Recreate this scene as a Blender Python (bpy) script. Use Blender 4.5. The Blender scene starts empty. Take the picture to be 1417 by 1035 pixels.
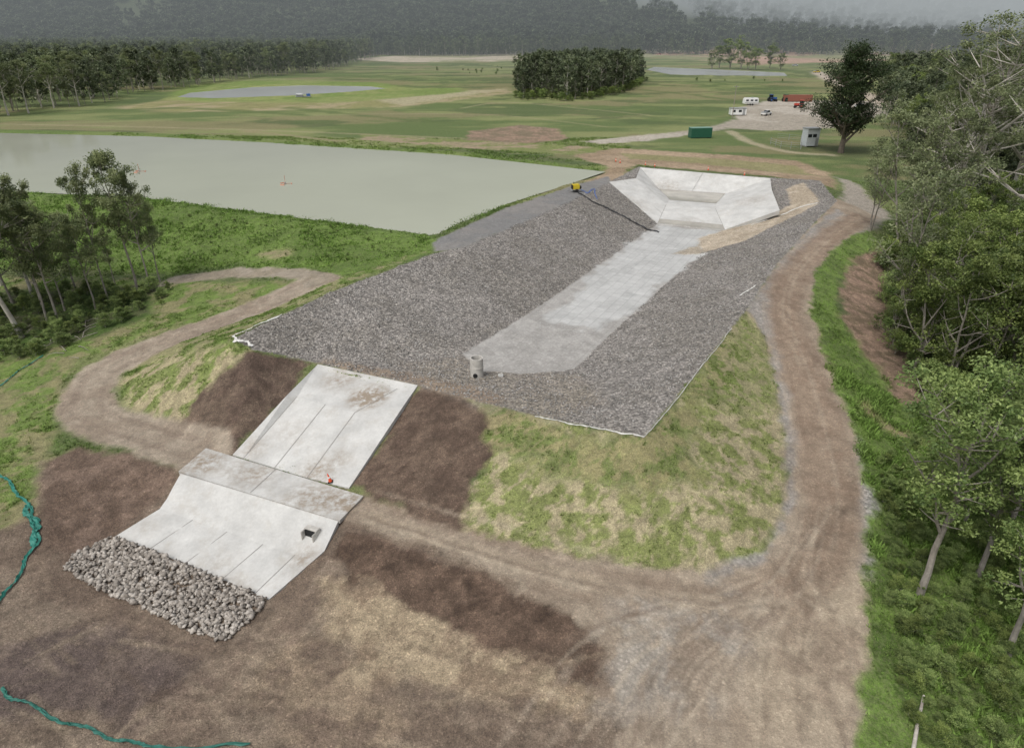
import bpy, bmesh, math, random
import numpy as np
from mathutils import Vector, Matrix
from mathutils.geometry import delaunay_2d_cdt
random.seed(7); rng=np.random.default_rng(7)
sc=bpy.context.scene
# ------------------------------------------------------------ camera model: image pixels back-projected to world positions
F=944.0; CU,CV=708.5,517.5; PITCH=math.radians(26.8); CAMZ=32.0
cp,sp=math.cos(PITCH),math.sin(PITCH)
def ray(u,v):
    a=(u-CU)/F; b=(v-CV)/F
    return np.array([a, cp-b*sp, -sp-b*cp])
def W(u,v,z):
    d=ray(u,v); t=(z-CAMZ)/d[2]
    return (d[0]*t, d[1]*t, z)
def S(r,g,b): 
    f=lambda c:(c/255/12.92) if c/255<=0.04045 else ((c/255+0.055)/1.055)**2.4
    return np.array([f(r),f(g),f(b)])
# ------------------------------------------------------------ noise
def hsh(ix,iy,s):
    n=(ix.astype(np.int64)&0xffffffff).astype(np.uint64)*np.uint64(374761393)+(iy.astype(np.int64)&0xffffffff).astype(np.uint64)*np.uint64(668265263)+np.uint64(s*97531+1013)
    n&=np.uint64(0xffffffff); n=(n^(n>>np.uint64(13)))*np.uint64(1274126177); n&=np.uint64(0xffffffff)
    return ((n^(n>>np.uint64(16)))&np.uint64(0xffff)).astype(np.float64)/65535
def vn(x,y,s):
    xi=np.floor(x); yi=np.floor(y); fx=x-xi; fy=y-yi; fx=fx*fx*(3-2*fx); fy=fy*fy*(3-2*fy)
    a=hsh(xi,yi,s);b=hsh(xi+1,yi,s);c=hsh(xi,yi+1,s);d=hsh(xi+1,yi+1,s)
    return (a*(1-fx)+b*fx)*(1-fy)+(c*(1-fx)+d*fx)*fy
def fbm(x,y,size,o=4,s=1):
    t=0;a=1;n=0;f=1/size
    for i in range(o):
        t=t+a*vn(x*f+i*17.3,y*f-i*9.1,s+i); n+=a; a*=.6; f*=2.07
    return t/n
def sst(x): x=np.clip(x,0,1); return x*x*(3-2*x)
# ------------------------------------------------------------ grid
def axis(lo,f0,f1,hi,st,g):
    a=list(np.arange(f0,f1,st)); x=a[-1]
    while x<hi: x+=st+(x-f1)*g if x>f1 else st; a.append(x)
    l=[];x=f0
    while x>lo: x-=st+(f0-x)*g; l.append(x)
    return np.array(l[::-1]+a)
XS=axis(-2300,-48,50,2300,.20,.020); YS=axis(-80,19,106,4200,.20,.0125)
NX,NY=len(XS),len(YS)
Hh=np.full((NY,NX),4.0)
def raster(tri,fn):
    (x0,y0,z0),(x1,y1,z1),(x2,y2,z2)=tri
    i0,i1=np.searchsorted(XS,[min(x0,x1,x2),max(x0,x1,x2)]); j0,j1=np.searchsorted(YS,[min(y0,y1,y2),max(y0,y1,y2)])
    i1=min(i1+1,NX);j1=min(j1+1,NY)
    if i0>=i1 or j0>=j1:return
    X,Y=np.meshgrid(XS[i0:i1],YS[j0:j1]); den=(y1-y2)*(x0-x2)+(x2-x1)*(y0-y2)
    if abs(den)<1e-9:return
    a=((y1-y2)*(X-x2)+(x2-x1)*(Y-y2))/den; b=((y2-y0)*(X-x2)+(x0-x2)*(Y-y2))/den; c=1-a-b
    m=(a>=-1e-6)&(b>=-1e-6)&(c>=-1e-6); z=a*z0+b*z1+c*z2
    sub=Hh[j0:j1,i0:i1]; sub[m]=fn(sub[m],z[m])
pts=[];edg=[]
def line(l,closed=False):
    s=len(pts)
    for q in l: pts.append(W(*q))
    for i in range(len(l)-1): edg.append((s+i,s+i+1))
    if closed: edg.append((s+len(l)-1,s))
CREST=[(323,468,5.5),(350,483,4.8),(395,493,3.7),(440,503,3.0),(578,533,3.0),(680,560,3.4),(790,585,4.2),(890,605,4.6),(960,520,4.8),(1035,425,5.2),(1075,365,5.5),(1120,315,5.7),(1158,278,5.9),(1135,250,5.9),(1066,246,5.9),(960,238,5.9),(884,231,5.9),(845,251,6.2),(800,272,6.4),(735,302,6.5),(640,342,6.5),(600,350,6.4),(450,407,6.0)]
FLOOR=[(640,490,2.25),(665,514,2.2),(740,518,2.2),(795,511,2.2),(880,430,2.2),(975,345,2.2),(1000,318,2.2),(912,309,2.2),(860,345,2.2),(760,415,2.2),(690,460,2.2)]
line(CREST,True); line(FLOOR,True)
line([(500,690,0),(560,712,0),(650,740,0),(780,768,0),(880,785,0),(980,790,0),(1050,765,0.1),(1088,715,.4),(1090,640,1.1),(1083,560,2.2),(1065,480,3.6),(1047,435,4.8)])
line([(478,735,-.1),(560,755,-.1),(680,795,-.2),(800,865,-.35),(860,920,-.5),(900,1040,-.8)])
line([(1205,1040,-1),(1195,900,-.3),(1208,740,.3),(1208,690,.7),(1185,600,1.7),(1145,500,3.3),(1122,430,4.6),(1132,370,5.2),(1172,330,5.5),(1205,312,5.6)])
line([(1300,1040,-1.8),(1260,850,-1.3),(1262,700,-.5),(1270,570,0.8),(1200,450,2.6),(1175,380,4),(1222,335,4.4)])
line([(1417,1000,-2.5),(1417,700,-2),(1417,560,-1),(1330,430,0),(1417,380,.5),(1320,330,2),(1500,300,2)])
line([(455,388,5),(380,425,3.8),(290,455,2.6),(200,490,1.4),(165,515,.8),(160,545,.4),(200,575,.1),(285,615,0)])
line([(430,378,5),(345,420,3.6),(230,462,2.2),(140,500,1.0),(100,535,.5),(95,570,.2),(140,605,0),(245,648,0)])
line([(-260,262,6.5),(-60,268,6.5),(190,277,6.5),(400,305,6.5),(585,328,6.5),(606,330,6.6),(700,288,6.6),(790,256,6.5),(850,239,6.2)])
line([(-260,245,4.6),(-60,252,4.6),(200,264,4.6),(590,314,4.6),(775,254,4.6),(805,243,4.6),(600,226,4.6),(200,199,4.6),(-60,190,4.6),(-260,186,4.6)],True)
line([(-260,178,6.4),(-60,180,6.4),(200,186,6.4),(400,196,6.4),(620,210,6.4),(845,234,6.2)])
line([(-260,170,4),(-60,173,4.2),(200,179,4.4),(400,187,4.6),(640,196,4.8),(850,214,5.2),(1000,225,5.2),(1150,246,5.2)])
line([(-260,345,1),(-60,340,1),(120,372,1.5),(235,384,2.2),(330,366,3.4),(450,370,4.8),(590,344,6.1)])
for q in [(0,470,0),(100,462,.9),(0,400,0.3),(-150,450,0),(0,600,-.5),(60,700,-.7),(-100,800,-1.2),(150,650,-.3),(0,900,-1.8),(230,690,-1.3),(150,738,-2),(88,785,-2),(200,840,-2.15),(310,890,-2.15),(378,832,-1.95),(452,768,-.9),(200,950,-2.2),(450,900,-1.8),(600,850,-1.0),(500,790,-.9),(830,960,-.8),(600,1035,-1.8),(0,1035,-2),(1050,900,-.4),(247,655,-.1),(365,390,4.0),(270,405,3.0),(322,632,0),(483,676,0),
          (1250,260,3.5),(1417,230,3.8),(1600,250,3)]: pts.append(W(*q))
for q in [(-2300,-80,-2),(2300,-80,-2),(0,-80,-2),(-200,20,-2),(200,20,-3),(-200,120,1),(260,120,1),(-2300,200,3),(2300,200,3),(-2300,4200,4),(2300,4200,4)]: pts.append(q)
for x in (-400,-150,0,150,400):
    for y in (320,600,900): pts.append((x,y,4.0))
vo,eo,fo,ov,oe,of=delaunay_2d_cdt([Vector((p[0],p[1])) for p in pts],edg,[],0,1e-4)
PZ=[]
for i,v in enumerate(vo):
    if len(ov[i]): PZ.append(pts[ov[i][0]][2])
    else:
        d=sorted((((p[0]-v.x)**2+(p[1]-v.y)**2+.01,p[2]) for p in pts))[:3]
        PZ.append(sum(z/q for q,z in d)/sum(1/q for q,z in d))
for f in fo:
    for k in range(1,len(f)-1):
        raster([(vo[i].x,vo[i].y,PZ[i]) for i in (f[0],f[k],f[k+1])],lambda o,z:z)
for _ in range(3):
    Hh[1:-1,1:-1]=(Hh[1:-1,1:-1]*2+Hh[:-2,1:-1]+Hh[2:,1:-1]+Hh[1:-1,:-2]+Hh[1:-1,2:])/6
GX,GY=np.meshgrid(XS,YS)
near=np.clip(1-(GY-150)/100,0,1)
Hh+= (fbm(GX,GY,3.0,4,11)-.5)*.22*near+(fbm(GX,GY,.9,2,31)-.5)*.12*near
# hills behind the valley
hy=GY-940-60*(fbm(GX,GX*0+3,500,2,5)-.5)
Hh+= sst(hy/1300)*520*(.5+.9*fbm(GX,GY,420,4,9))+np.clip(hy,0,200)*.05
Hh+= (fbm(GX,GY,60,3,77)-.5)*1.2*np.clip((GY-260)/150,0,1)
# ------------------------------------------------------------ concrete geometry (image pixels and heights, projected to world coordinates)
CH={ 'a0':(440,504,3.12),'a1':(398,546,2.6),'a2':(322,629,.12),'b0':(458,514,2.75),'b1':(411,549,2.2),'b2':(337,634,.06),
 'c0':(550,538,2.75),'c1':(491,571,2.15),'c2':(425,661,.06),'d0':(578,533,3.12),'d1':(558,562,2.65),'d2':(483,675,.12)}
CH={k:W(*v) for k,v in CH.items()}
CHF=['a0 b0 b1 a1','a1 b1 b2 a2','b0 c0 c1 b1','b1 c1 c2 b2','c0 d0 d1 c1','c1 d1 d2 c2','a0 d0 c0 b0']
CR={k:W(*v) for k,v in {'p':(285,620,.1),'q':(503,686,.1),'r':(470,720,.1),'s':(247,652,.1)}.items()}; CRF=['p s r q']
LO={k:W(*v) for k,v in {'e0':(250,655,.0),'e1':(468,721,.0),'m0':(240,673,-.55),'m1':(440,737,-.6),'k0':(231,690,-1.05),'k1':(420,752,-1.1),'f0':(221,704,-1.42),'f1':(408,768,-1.5),'g0':(158,742,-2.1),'g1':(352,822,-2.15),'h1':(449,762,-.85),'h2':(372,829,-1.9)}.items()}
LOF=['e0 m0 m1 e1','m0 k0 k1 m1','k0 f0 f1 k1','f0 g0 g1 f1','k1 h1 e1 m1','f1 h1 k1','f1 g1 h2 h1']
WE={k:W(*v) for k,v in {'A':(843,252,6.25),'B':(880,247,6.05),'K':(886,232,6.05),'R':(1066,247,6.05),'Q':(1068,263,6.0),'T':(1079,291,5.3),'G':(1003,318,2.4),'Fa':(910,309,2.4),
 'E':(922,283,3.6),'N':(990,289,3.6),'L':(912,262,3.3),'M':(1004,268,3.3),'E2':(927,277,3.3),'N2':(991,282,3.3)}.items()}
WEF=['A Fa E B','Fa G N E','G T Q N','B E E2 L','B L K','K L M R','R M Q','Q M N2 N','L E2 N2 M','E N N2 E2']
for V_,F_ in ((CH,CHF),(CR,CRF),(LO,LOF),(WE,WEF)):
    for f in F_:
        k=[V_[n] for n in f.split()]
        for i in range(1,len(k)-1): raster([k[0],k[i],k[i+1]],lambda o,z:np.minimum(o,z-.18))
# small lined ponds on the flat
SP=[(245,135),(262,129),(350,121),(420,118.5),(512,120),(535,123),(480,128),(400,133),(300,136.5)]
FP=[(895,97),(905,93),(1000,97),(1085,101),(1090,106),(1000,105),(930,104)]
def region(P,mar):
    mn=P.min(0)-mar;mx=P.max(0)+mar
    i0,i1=np.searchsorted(XS,[mn[0],mx[0]]);j0,j1=np.searchsorted(YS,[mn[1],mx[1]])
    return slice(j0,min(j1+1,NY)),slice(i0,min(i1+1,NX))
def sdist(P,X,Y,closed=True):
    d=np.full(X.shape,1e9);ins=np.zeros(X.shape,bool);n=len(P)
    for i in range(n if closed else n-1):
        ax,ay=P[i];bx_,by_=P[(i+1)%n];ex,ey=bx_-ax,by_-ay
        t=np.clip(((X-ax)*ex+(Y-ay)*ey)/(ex*ex+ey*ey+1e-9),0,1)
        d=np.minimum(d,(X-ax-t*ex)**2+(Y-ay-t*ey)**2)
        if closed:
            c=((ay>Y)!=(by_>Y))
            ins^=c&(X<(bx_-ax)*(Y-ay)/((by_-ay) if abs(by_-ay)>1e-12 else 1e-12)+ax)
    d=np.sqrt(d)
    return np.where(ins,d,-d) if closed else d
for pl in (SP,FP):
    P=np.array([W(u,v,4.4)[:2] for u,v in pl]);sl=region(P,25);d=sdist(P,GX[sl],GY[sl]);t=sst(d/6+1.6)
    Hh[sl]=Hh[sl]*(1-t)+(4.75-sst(d/5+.5)*1.0)*t
# ------------------------------------------------------------ ground lookups
def Hat(x,y):
    x=np.asarray(x,float);y=np.asarray(y,float)
    i=np.clip(np.searchsorted(XS,x)-1,0,NX-2);j=np.clip(np.searchsorted(YS,y)-1,0,NY-2)
    fx=np.clip((x-XS[i])/(XS[i+1]-XS[i]),0,1);fy=np.clip((y-YS[j])/(YS[j+1]-YS[j]),0,1)
    return (Hh[j,i]*(1-fx)+Hh[j,i+1]*fx)*(1-fy)+(Hh[j+1,i]*(1-fx)+Hh[j+1,i+1]*fx)*fy
TT=np.geomspace(20,5000,4000)
def G(u,v):
    d=ray(u,v); x=d[0]*TT;y=d[1]*TT;z=CAMZ+d[2]*TT; g=z-Hat(x,y)
    k=np.argmax(g<0)
    if g[k]>=0: k=len(TT)-1
    k=max(k,1); t=TT[k-1]+(TT[k]-TT[k-1])*g[k-1]/max(g[k-1]-g[k],1e-9)
    return np.array([d[0]*t,d[1]*t,CAMZ+d[2]*t])
# ------------------------------------------------------------ painting of ground kinds
tint=np.zeros((NY,NX,3)); kind=np.zeros((NY,NX,4)); kind[...,1]=1
n1=fbm(GX,GY,70,4,3); n2=fbm(GX*.4,GY,14,5,4); n4=fbm(GX*.3,GY,9,5,14)
def lerp(a,b,w): return a*(1-w)+b*w
tint[:]=lerp(S(84,104,54),S(126,133,84),sst((n1*.3+n2*.35+n4*.35-.5)*6+.5)[...,None])
tint[:]=lerp(tint,S(124,118,84),(sst((fbm(GX*.6,GY,26,6,91)-.53)*12)*.8)[...,None])
tint[:]=lerp(tint,S(66,86,44),(sst((fbm(GX*.5,GY,20,6,191)-.55)*12)*.75)[...,None])
hillw=sst((GY-900)/60); tint[:]=lerp(tint,S(50,64,40),hillw[...,None])
def warp(X,Y,m):
    return X+(fbm(X,Y,m*1.3,3,301)-.5)*m*2.2, Y+(fbm(X,Y,m*1.3,3,351)-.5)*m*2.2
def apply(sl,w,col,knd,col2,msz,amp,sharp=5):
    X=GX[sl];Y=GY[sl]
    c=np.ones(X.shape+(3,))*col
    if col2 is not None:
        xw,yw=warp(X,Y,msz)
        q=sst((fbm(xw*.8+yw*.35,yw*.8-xw*.35,msz,6,int(msz*10)+3)-.5)*sharp+.5); c=lerp(c,col2,q[...,None])
    c=c*(1+amp*(fbm(X,Y,.7,3,8)-.5)*2.0)[...,None]
    tint[sl]=lerp(tint[sl],c,w[...,None]); kind[sl]=lerp(kind[sl],np.array(knd,float),w[...,None])
GR=(1,0,0,0);LG=(0,1,0,0);SO=(0,0,1,0);MX=(0,.5,.6,0);RD=(0,0,.6,0);RG=(.55,0,.2,0)
def paint(px,col,knd,soft=.8,edge=1.2,col2=None,msz=4,amp=.25,al=1,world=None,sharp=5):
    P=np.array([G(*q)[:2] for q in px]) if world is None else np.array(world)
    sl=region(P,soft+edge+1);X=GX[sl];Y=GY[sl]
    if X.size==0:return
    d=sdist(P,X,Y)+(fbm(X,Y,max(edge*1.8,.8),5,21)-.5)*2.6*edge
    apply(sl,sst(d/(soft*.8)*.5+.5)*al,col,knd,col2,msz,amp,sharp)
def smooth(P):
    tt=np.linspace(0,len(P)-1,len(P)*6);Q=[]
    for a in tt:
        i=min(int(a),len(P)-2);f=a-i;p0=P[max(i-1,0)];p1=P[i];p2=P[i+1];p3=P[min(i+2,len(P)-1)]
        Q.append(.5*((2*p1)+(-p0+p2)*f+(2*p0-5*p1+4*p2-p3)*f*f+(-p0+3*p1-3*p2+p3)*f**3))
    return np.array(Q)
def stroke(px,wid,col,knd,soft=.5,edge=.4,col2=None,msz=4,amp=.2,al=1,off=0,rut=0,brk=True):
    P=np.array([G(*q)[:2] for q in px]);Q=smooth(P)
    if off:
        T=np.gradient(Q,axis=0);T/=np.linalg.norm(T,axis=1)[:,None]+1e-9; Q=Q+np.stack([-T[:,1],T[:,0]],1)*off
    sl=region(Q,wid+soft+edge);X=GX[sl];Y=GY[sl]
    if X.size==0:return
    d=wid/2-sdist(Q,X,Y,False)+(fbm(X,Y,max(edge*2,.8),4,22)-.5)*2*edge
    w_=sst(d/soft*.5+.5)*al
    if wid<1 and brk: w_=w_*sst((fbm(X,Y,6,3,int(abs(off)*10)+int(P[0][0])%50)-.3)*4)
    if rut: Hh[sl]-=rut*w_
    apply(sl,w_,col,knd,col2,msz,amp)
green=S(96,122,50)
# far fields
paint([(160,150),(240,134),(480,133),(560,140),(700,122),(705,130),(560,148),(400,153),(250,156)],S(152,141,111),SO,4,4,S(130,128,86),12)
paint([(490,134),(640,126),(700,124),(560,146)],S(156,149,120),SO,4,3)
paint([(225,138),(250,120),(340,112),(520,114),(560,122),(640,122),(640,128),(480,142),(300,142)],S(106,128,60),LG,5,4,S(128,138,80),15)
paint([(480,82),(560,77),(740,73),(900,69),(1000,73),(760,84),(560,87)],S(176,165,146),SO,6,6,S(140,138,106),60)
paint([(900,75),(1050,60),(1300,48),(1450,45),(1450,85),(1200,85),(1050,90),(930,82)],S(172,142,124),SO,12,10,S(130,130,94),70)
paint([(640,198),(650,182),(720,173),(770,178),(785,192),(730,200)],S(144,122,104),SO,1.5,2,S(120,108,88),3)
paint([(500,186),(640,194),(830,204),(850,214),(780,214),(620,204),(500,194)],S(150,135,112),SO,1,1,S(118,126,76),6)
paint([(800,196),(860,190),(960,180),(1020,166),(1010,152),(1060,140),(1215,140),(1228,158),(1150,178),(1090,182),(1010,178),(900,194),(830,200)],S(176,168,155),RG,1.5,2,S(158,150,136),14)
stroke([(1010,182),(1040,198),(1090,210),(1150,215)],3,S(162,152,128),SO,1,.8,al=.8)
stroke([(1130,100),(1170,120),(1230,145),(1300,170)],9,S(174,162,146),SO,2,2)
stroke([(560,150),(420,158),(240,165),(60,172)],5,S(124,128,86),SO,2,2,al=.7)
for l in ([(480,108),(600,100),(700,98)],[(890,125),(960,132),(1020,140)],[(400,150),(500,160),(640,172),(700,168)],[(850,160),(930,150),(1000,148)],[(100,158),(240,150),(420,160)],[(560,112),(640,108),(700,112)],[(890,110),(960,112),(1010,118)]):
    stroke(l,5,S(78,98,48),LG,2,3,al=.8)
stroke([(0,172),(200,176),(400,182),(640,192)],1.8,S(152,142,114),SO,1,.6,al=.7)
stroke([(640,150),(700,142),(800,150),(900,160)],1.6,S(154,146,116),SO,1,.6,al=.6)
stroke([(430,160),(560,158),(690,160),(840,176)],1.6,S(150,140,112),SO,1,.6,al=.5)
paint([(790,215),(850,205),(960,212),(1100,222),(1150,242),(1155,262),(1110,250),(1060,243),(880,228),(850,255),(830,262),(812,250),(845,232)],S(162,143,120),SO,1.2,1.2,S(144,126,103),6)
paint([(860,212),(960,218),(1100,230),(1150,246),(1100,242),(960,226),(870,220)],S(120,126,76),LG,1,1,al=.6)
paint([(1170,262),(1155,245),(1195,262),(1235,300),(1210,318),(1165,330),(1150,300)],S(158,150,138),RG,1,1)
stroke([(340,182),(400,188),(470,196)],4,S(138,128,98),SO,1,1,al=.7)
# pond banks & left grass
paint([(-300,262),(190,268),(590,318),(612,345),(450,400),(330,365),(235,382),(120,372),(-300,350)],green,LG,1,.8,S(80,106,38),4,.35)
paint([(-300,182),(200,184),(620,209),(840,233),(820,238),(600,222),(200,195),(-300,190)],S(86,110,48),LG,1,1,S(104,122,62),10)
paint([(-300,352),(230,388),(450,392),(350,420),(100,500),(60,720),(0,760),(-300,760)],S(102,126,56),LG,1,1,S(134,130,92),1.8,.35,sharp=6)
paint([(-300,380),(60,400),(230,392),(200,440),(120,470),(40,490),(-300,500)],S(80,84,56),SO,1.5,1.5,S(72,92,42),3,.4)
paint([(350,352),(385,343),(402,352),(378,362)],S(144,130,106),SO,1.2,1,al=.8)
# bank outer grass + brown slopes
paint([(600,345),(450,405),(323,468),(350,485),(250,590),(165,560),(170,505),(290,455),(450,392)],S(100,122,54),LG,.5,.6,S(142,139,100),1.1,.3,sharp=7)
paint([(165,560),(160,525),(230,490),(300,480),(340,490),(280,560),(240,605)],S(160,148,120),MX,1,1,S(112,124,68),.8,.3,al=.9,sharp=7)
paint([(350,484),(440,500),(400,548),(322,634),(270,620),(235,600),(275,545),(310,510)],S(92,77,67),SO,.5,.9,S(108,93,80),1.2,.4)
# foreground soils
paint([(60,640),(250,650),(500,690),(1050,800),(1205,760),(1200,900),(1230,1500),(-300,1500),(-300,760),(0,740),(50,710)],S(131,117,102),SO,1,1.3,S(112,98,85),2.4,.3,sharp=5)
paint([(60,640),(110,610),(240,645),(255,665),(150,745),(90,780),(60,760)],S(122,104,91),SO,1,1.2,S(102,86,74),1.4,.3)
paint([(0,880),(120,850),(260,880),(300,940),(180,990),(0,1000),(-60,950)],S(96,84,78),SO,.8,2.2,S(110,97,88),1.6,.3)
paint([(440,800),(520,790),(600,830),(720,890),(790,960),(700,990),(560,960),(450,880)],S(170,154,128),SO,.9,2.6,S(138,121,101),1.4,.25,al=.85)
paint([(300,900),(400,850),(420,880),(380,960),(260,1010),(200,980)],S(146,131,113),SO,.9,2.2,S(124,108,94),1.3,.3,al=.7)
paint([(480,740),(560,760),(680,800),(800,865),(850,910),(820,945),(700,900),(600,850),(500,800),(445,775)],S(84,69,58),SO,.35,1.0,S(103,86,73),1.1,.45)
paint([(400,880),(470,900),(560,1000),(480,1050),(360,1040),(350,930)],S(150,133,112),SO,.9,2.2,S(120,104,90),1.4,.3,al=.75)
paint([(60,760),(90,790),(200,845),(300,892),(330,900),(250,900),(120,850),(20,800)],S(108,93,81),SO,.6,1.0,S(128,112,97),1.2,.3,al=.7)
paint([(582,535),(640,548),(705,572),(690,620),(650,680),(640,735),(500,690),(478,670)],S(92,77,66),SO,.5,1.0,S(108,92,79),1.2,.4)
for k in range(130):
    u=random.uniform(0,1000);v=random.uniform(880,1035) if u<450 else random.uniform(900,1040);L=random.uniform(50,150);an=random.choice([-.35,.2,.9,2.5])+random.uniform(-.25,.25)
    l=[(u+math.cos(an)*L*t,v+math.sin(an)*L*.7*t+math.sin(t*3)*8) for t in (-.5,0,.5)]
    stroke(l,random.uniform(.12,.35),random.choice([S(166,150,127),S(98,84,73),S(148,134,115),S(88,74,65)]),SO,.2,.25,al=random.uniform(.2,.5),rut=.03)
# front bank, patchy mulch and grass
paint([(680,560),(790,588),(892,607),(962,524),(1035,428),(1050,440),(1068,500),(1085,560),(1092,640),(1090,712),(1050,764),(980,792),(880,786),(780,768),(640,738),(650,680),(690,620),(705,572)],S(158,148,119),MX,.5,.7,S(120,127,76),.7,.3,sharp=7)
paint([(690,570),(800,592),(892,610),(1000,480),(1010,520),(930,640),(850,690),(760,660),(700,610)],S(100,118,55),LG,1.2,2.8,S(148,140,102),.7,.3,al=.85,sharp=7)
paint([(1000,480),(1035,430),(1060,500),(1070,560),(1050,580),(1000,560)],S(112,127,64),LG,1.2,2.0,S(152,145,112),.7,.3,al=.8,sharp=7)
# roads
RC=[(500,708),(600,738),(720,775),(850,812),(960,835),(1060,830),(1130,780),(1150,700),(1135,600),(1110,510),(1085,430),(1100,375),(1150,325),(1190,300),(1170,265),(1120,240)]
paint([(500,690),(650,738),(780,768),(880,785),(980,790),(1050,765),(1088,715),(1090,640),(1083,560),(1065,480),(1035,428),(1075,365),(1120,315),(1160,275),(1215,300),(1205,312),(1172,330),(1132,370),(1122,430),(1145,500),(1185,600),(1208,690),(1205,780),(1195,900),(1210,1100),(860,1100),(850,910),(800,860),(680,790),(560,745),(472,722)],S(155,142,125),RD,.4,.6,S(142,128,112),2.4,.22)
paint([(1035,428),(1075,365),(1120,318),(1158,290),(1180,300),(1120,345),(1075,395),(1070,430),(1085,520),(1100,600),(1098,700),(1060,775),(980,805),(985,790),(1050,765),(1088,715),(1090,640),(1083,560),(1065,480)],S(146,142,137),RG,.5,.7,S(134,129,123),3,.15,al=.85)
stroke([(1140,440),(1160,480),(1198,600),(1210,700),(1205,790)],1.6,S(160,157,152),GR,.5,.5,al=.9)
stroke(RC[5:14],3.8,S(131,113,97),RD,.9,.9,S(143,126,109),1.6,.2,al=.9)
paint([(850,820),(960,810),(1080,830),(1060,900),(980,980),(860,960),(840,880)],S(150,144,135),RG,1.5,2.6,S(140,127,112),1.6,.2,al=.75)
paint([(1060,830),(1190,760),(1195,1040),(1000,1060)],S(167,153,133),RD,1.5,2.6,S(143,128,111),2,.22,al=.75)
for o,cl in ((-1.9,0),(-1.5,0),(-.5,1),(.1,1),(.9,0),(1.3,0),(2.2,1)):
    stroke(RC[:14],.22,S(170,157,139) if cl else S(116,99,85),RD,.25,.35,al=.45,off=o,rut=0 if cl else .03)
for k in range(30):
    a=random.uniform(880,1190);l=[(a+random.uniform(-60,60),1060),(a+random.uniform(-20,20),940),(a*.6+450,850),(1120+random.uniform(-50,40),790),(1150+random.uniform(-38,32),700)]
    stroke(l,.16,random.choice([S(180,167,148),S(114,100,86),S(104,90,78)]),RD,.18,.22,al=.38,rut=.02)
for k in range(22):
    a=random.uniform(700,980);l=[(a-60,1060),(a,980),(a+60,900),(a+170,850),(1060,820+random.uniform(-25,25))]
    stroke(l,.16,random.choice([S(178,165,146),S(112,97,84)]),RD,.18,.22,al=.38,rut=.02)
for k in range(12):
    o=random.uniform(-12,14);stroke([(500,706+o),(620,745+o),(760,788+o),(880,815+o),(1000,830+o)],.16,random.choice([S(178,165,144),S(118,103,88)]),RD,.18,.2,al=.42,rut=.015)
LR=[(280,628),(200,600),(135,580),(118,550),(150,510),(230,475),(300,450),(370,420),(440,388),(400,378),(320,378),(240,388)]
stroke(LR[:9],5,S(155,143,127),RD,.4,.6,S(139,126,111),2.2,.25)
stroke(LR[8:],3.6,S(152,142,127),RD,.5,.7,S(140,130,113),2.2,.25)
for o in (-1.3,-.9,.8,1.2): stroke(LR[:9],.3,S(124,109,96),RD,.3,.3,al=.5,off=o,rut=.02)
# right verge
paint([(1122,430),(1130,372),(1170,332),(1200,320),(1222,335),(1180,365),(1160,390),(1158,430),(1200,500),(1262,570),(1450,640),(1500,1500),(1230,1500),(1195,1035),(1197,900),(1208,740),(1208,690),(1185,600),(1145,500)],S(106,132,60),LG,.5,.8,S(84,108,46),1.4,.35)
paint([(1165,385),(1190,355),(1225,335),(1300,340),(1290,480),(1280,565),(1250,560),(1205,505),(1165,440)],S(144,122,105),SO,.8,1.3,S(118,103,84),1.0,.4)
paint([(1225,330),(1500,250),(1600,400),(1600,700),(1450,640),(1290,560),(1290,450)],S(80,90,54),SO,2,2,S(64,82,38),4,.4)
stroke([(1195,560),(1225,590),(1290,615),(1400,660)],1.1,S(150,134,108),SO,.5,.4,al=.8)
# spillway rock mulch + crest road
PC=[W(*q)[:2] for q in CREST]
paint(None,S(144,139,133),GR,.12,.15,S(134,129,122),4,.16,world=PC)
paint([(560,500),(640,494),(800,520),(840,560),(760,580),(640,548),(578,532)],S(152,143,129),GR,1.5,1.5,S(140,131,120),2,.2,al=.6)
paint([(440,503),(578,533),(690,560),(700,550),(640,530),(560,515),(450,495)],S(152,135,116),SO,.5,.6,S(134,119,104),1.2,.25,al=.8)
paint([(598,337),(606,331),(700,288),(790,258),(842,244),(846,252),(800,274),(735,304),(640,344),(602,349)],S(122,121,119),(.25,0,.3,0),.4,.3,S(130,127,123),6,.1)
FW=[W(*q)[:2] for q in FLOOR]
paint(None,S(166,163,158),(.25,0,0,.32),.10,.18,S(155,152,147),1.6,.10,world=FW)
paint([(760,440),(860,345),(912,312),(1000,320),(975,346),(880,428),(830,460)],S(190,190,187),(.06,0,0,.65),.8,1.8,S(178,178,175),2,.06,al=.9)  # upper floor: reflection off the water film painted in as paler tint
EPX=[(972,350),(965,330),(1003,318),(1079,292),(1094,284),(1088,262),(1112,253),(1134,280),(1088,305),(1030,334)]
paint(EPX,S(184,171,152),SO,.4,.4,S(164,151,132),2,.2)
paint([(930,352),(968,338),(978,349),(960,352)],S(166,156,140),SO,.5,.5)
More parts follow.
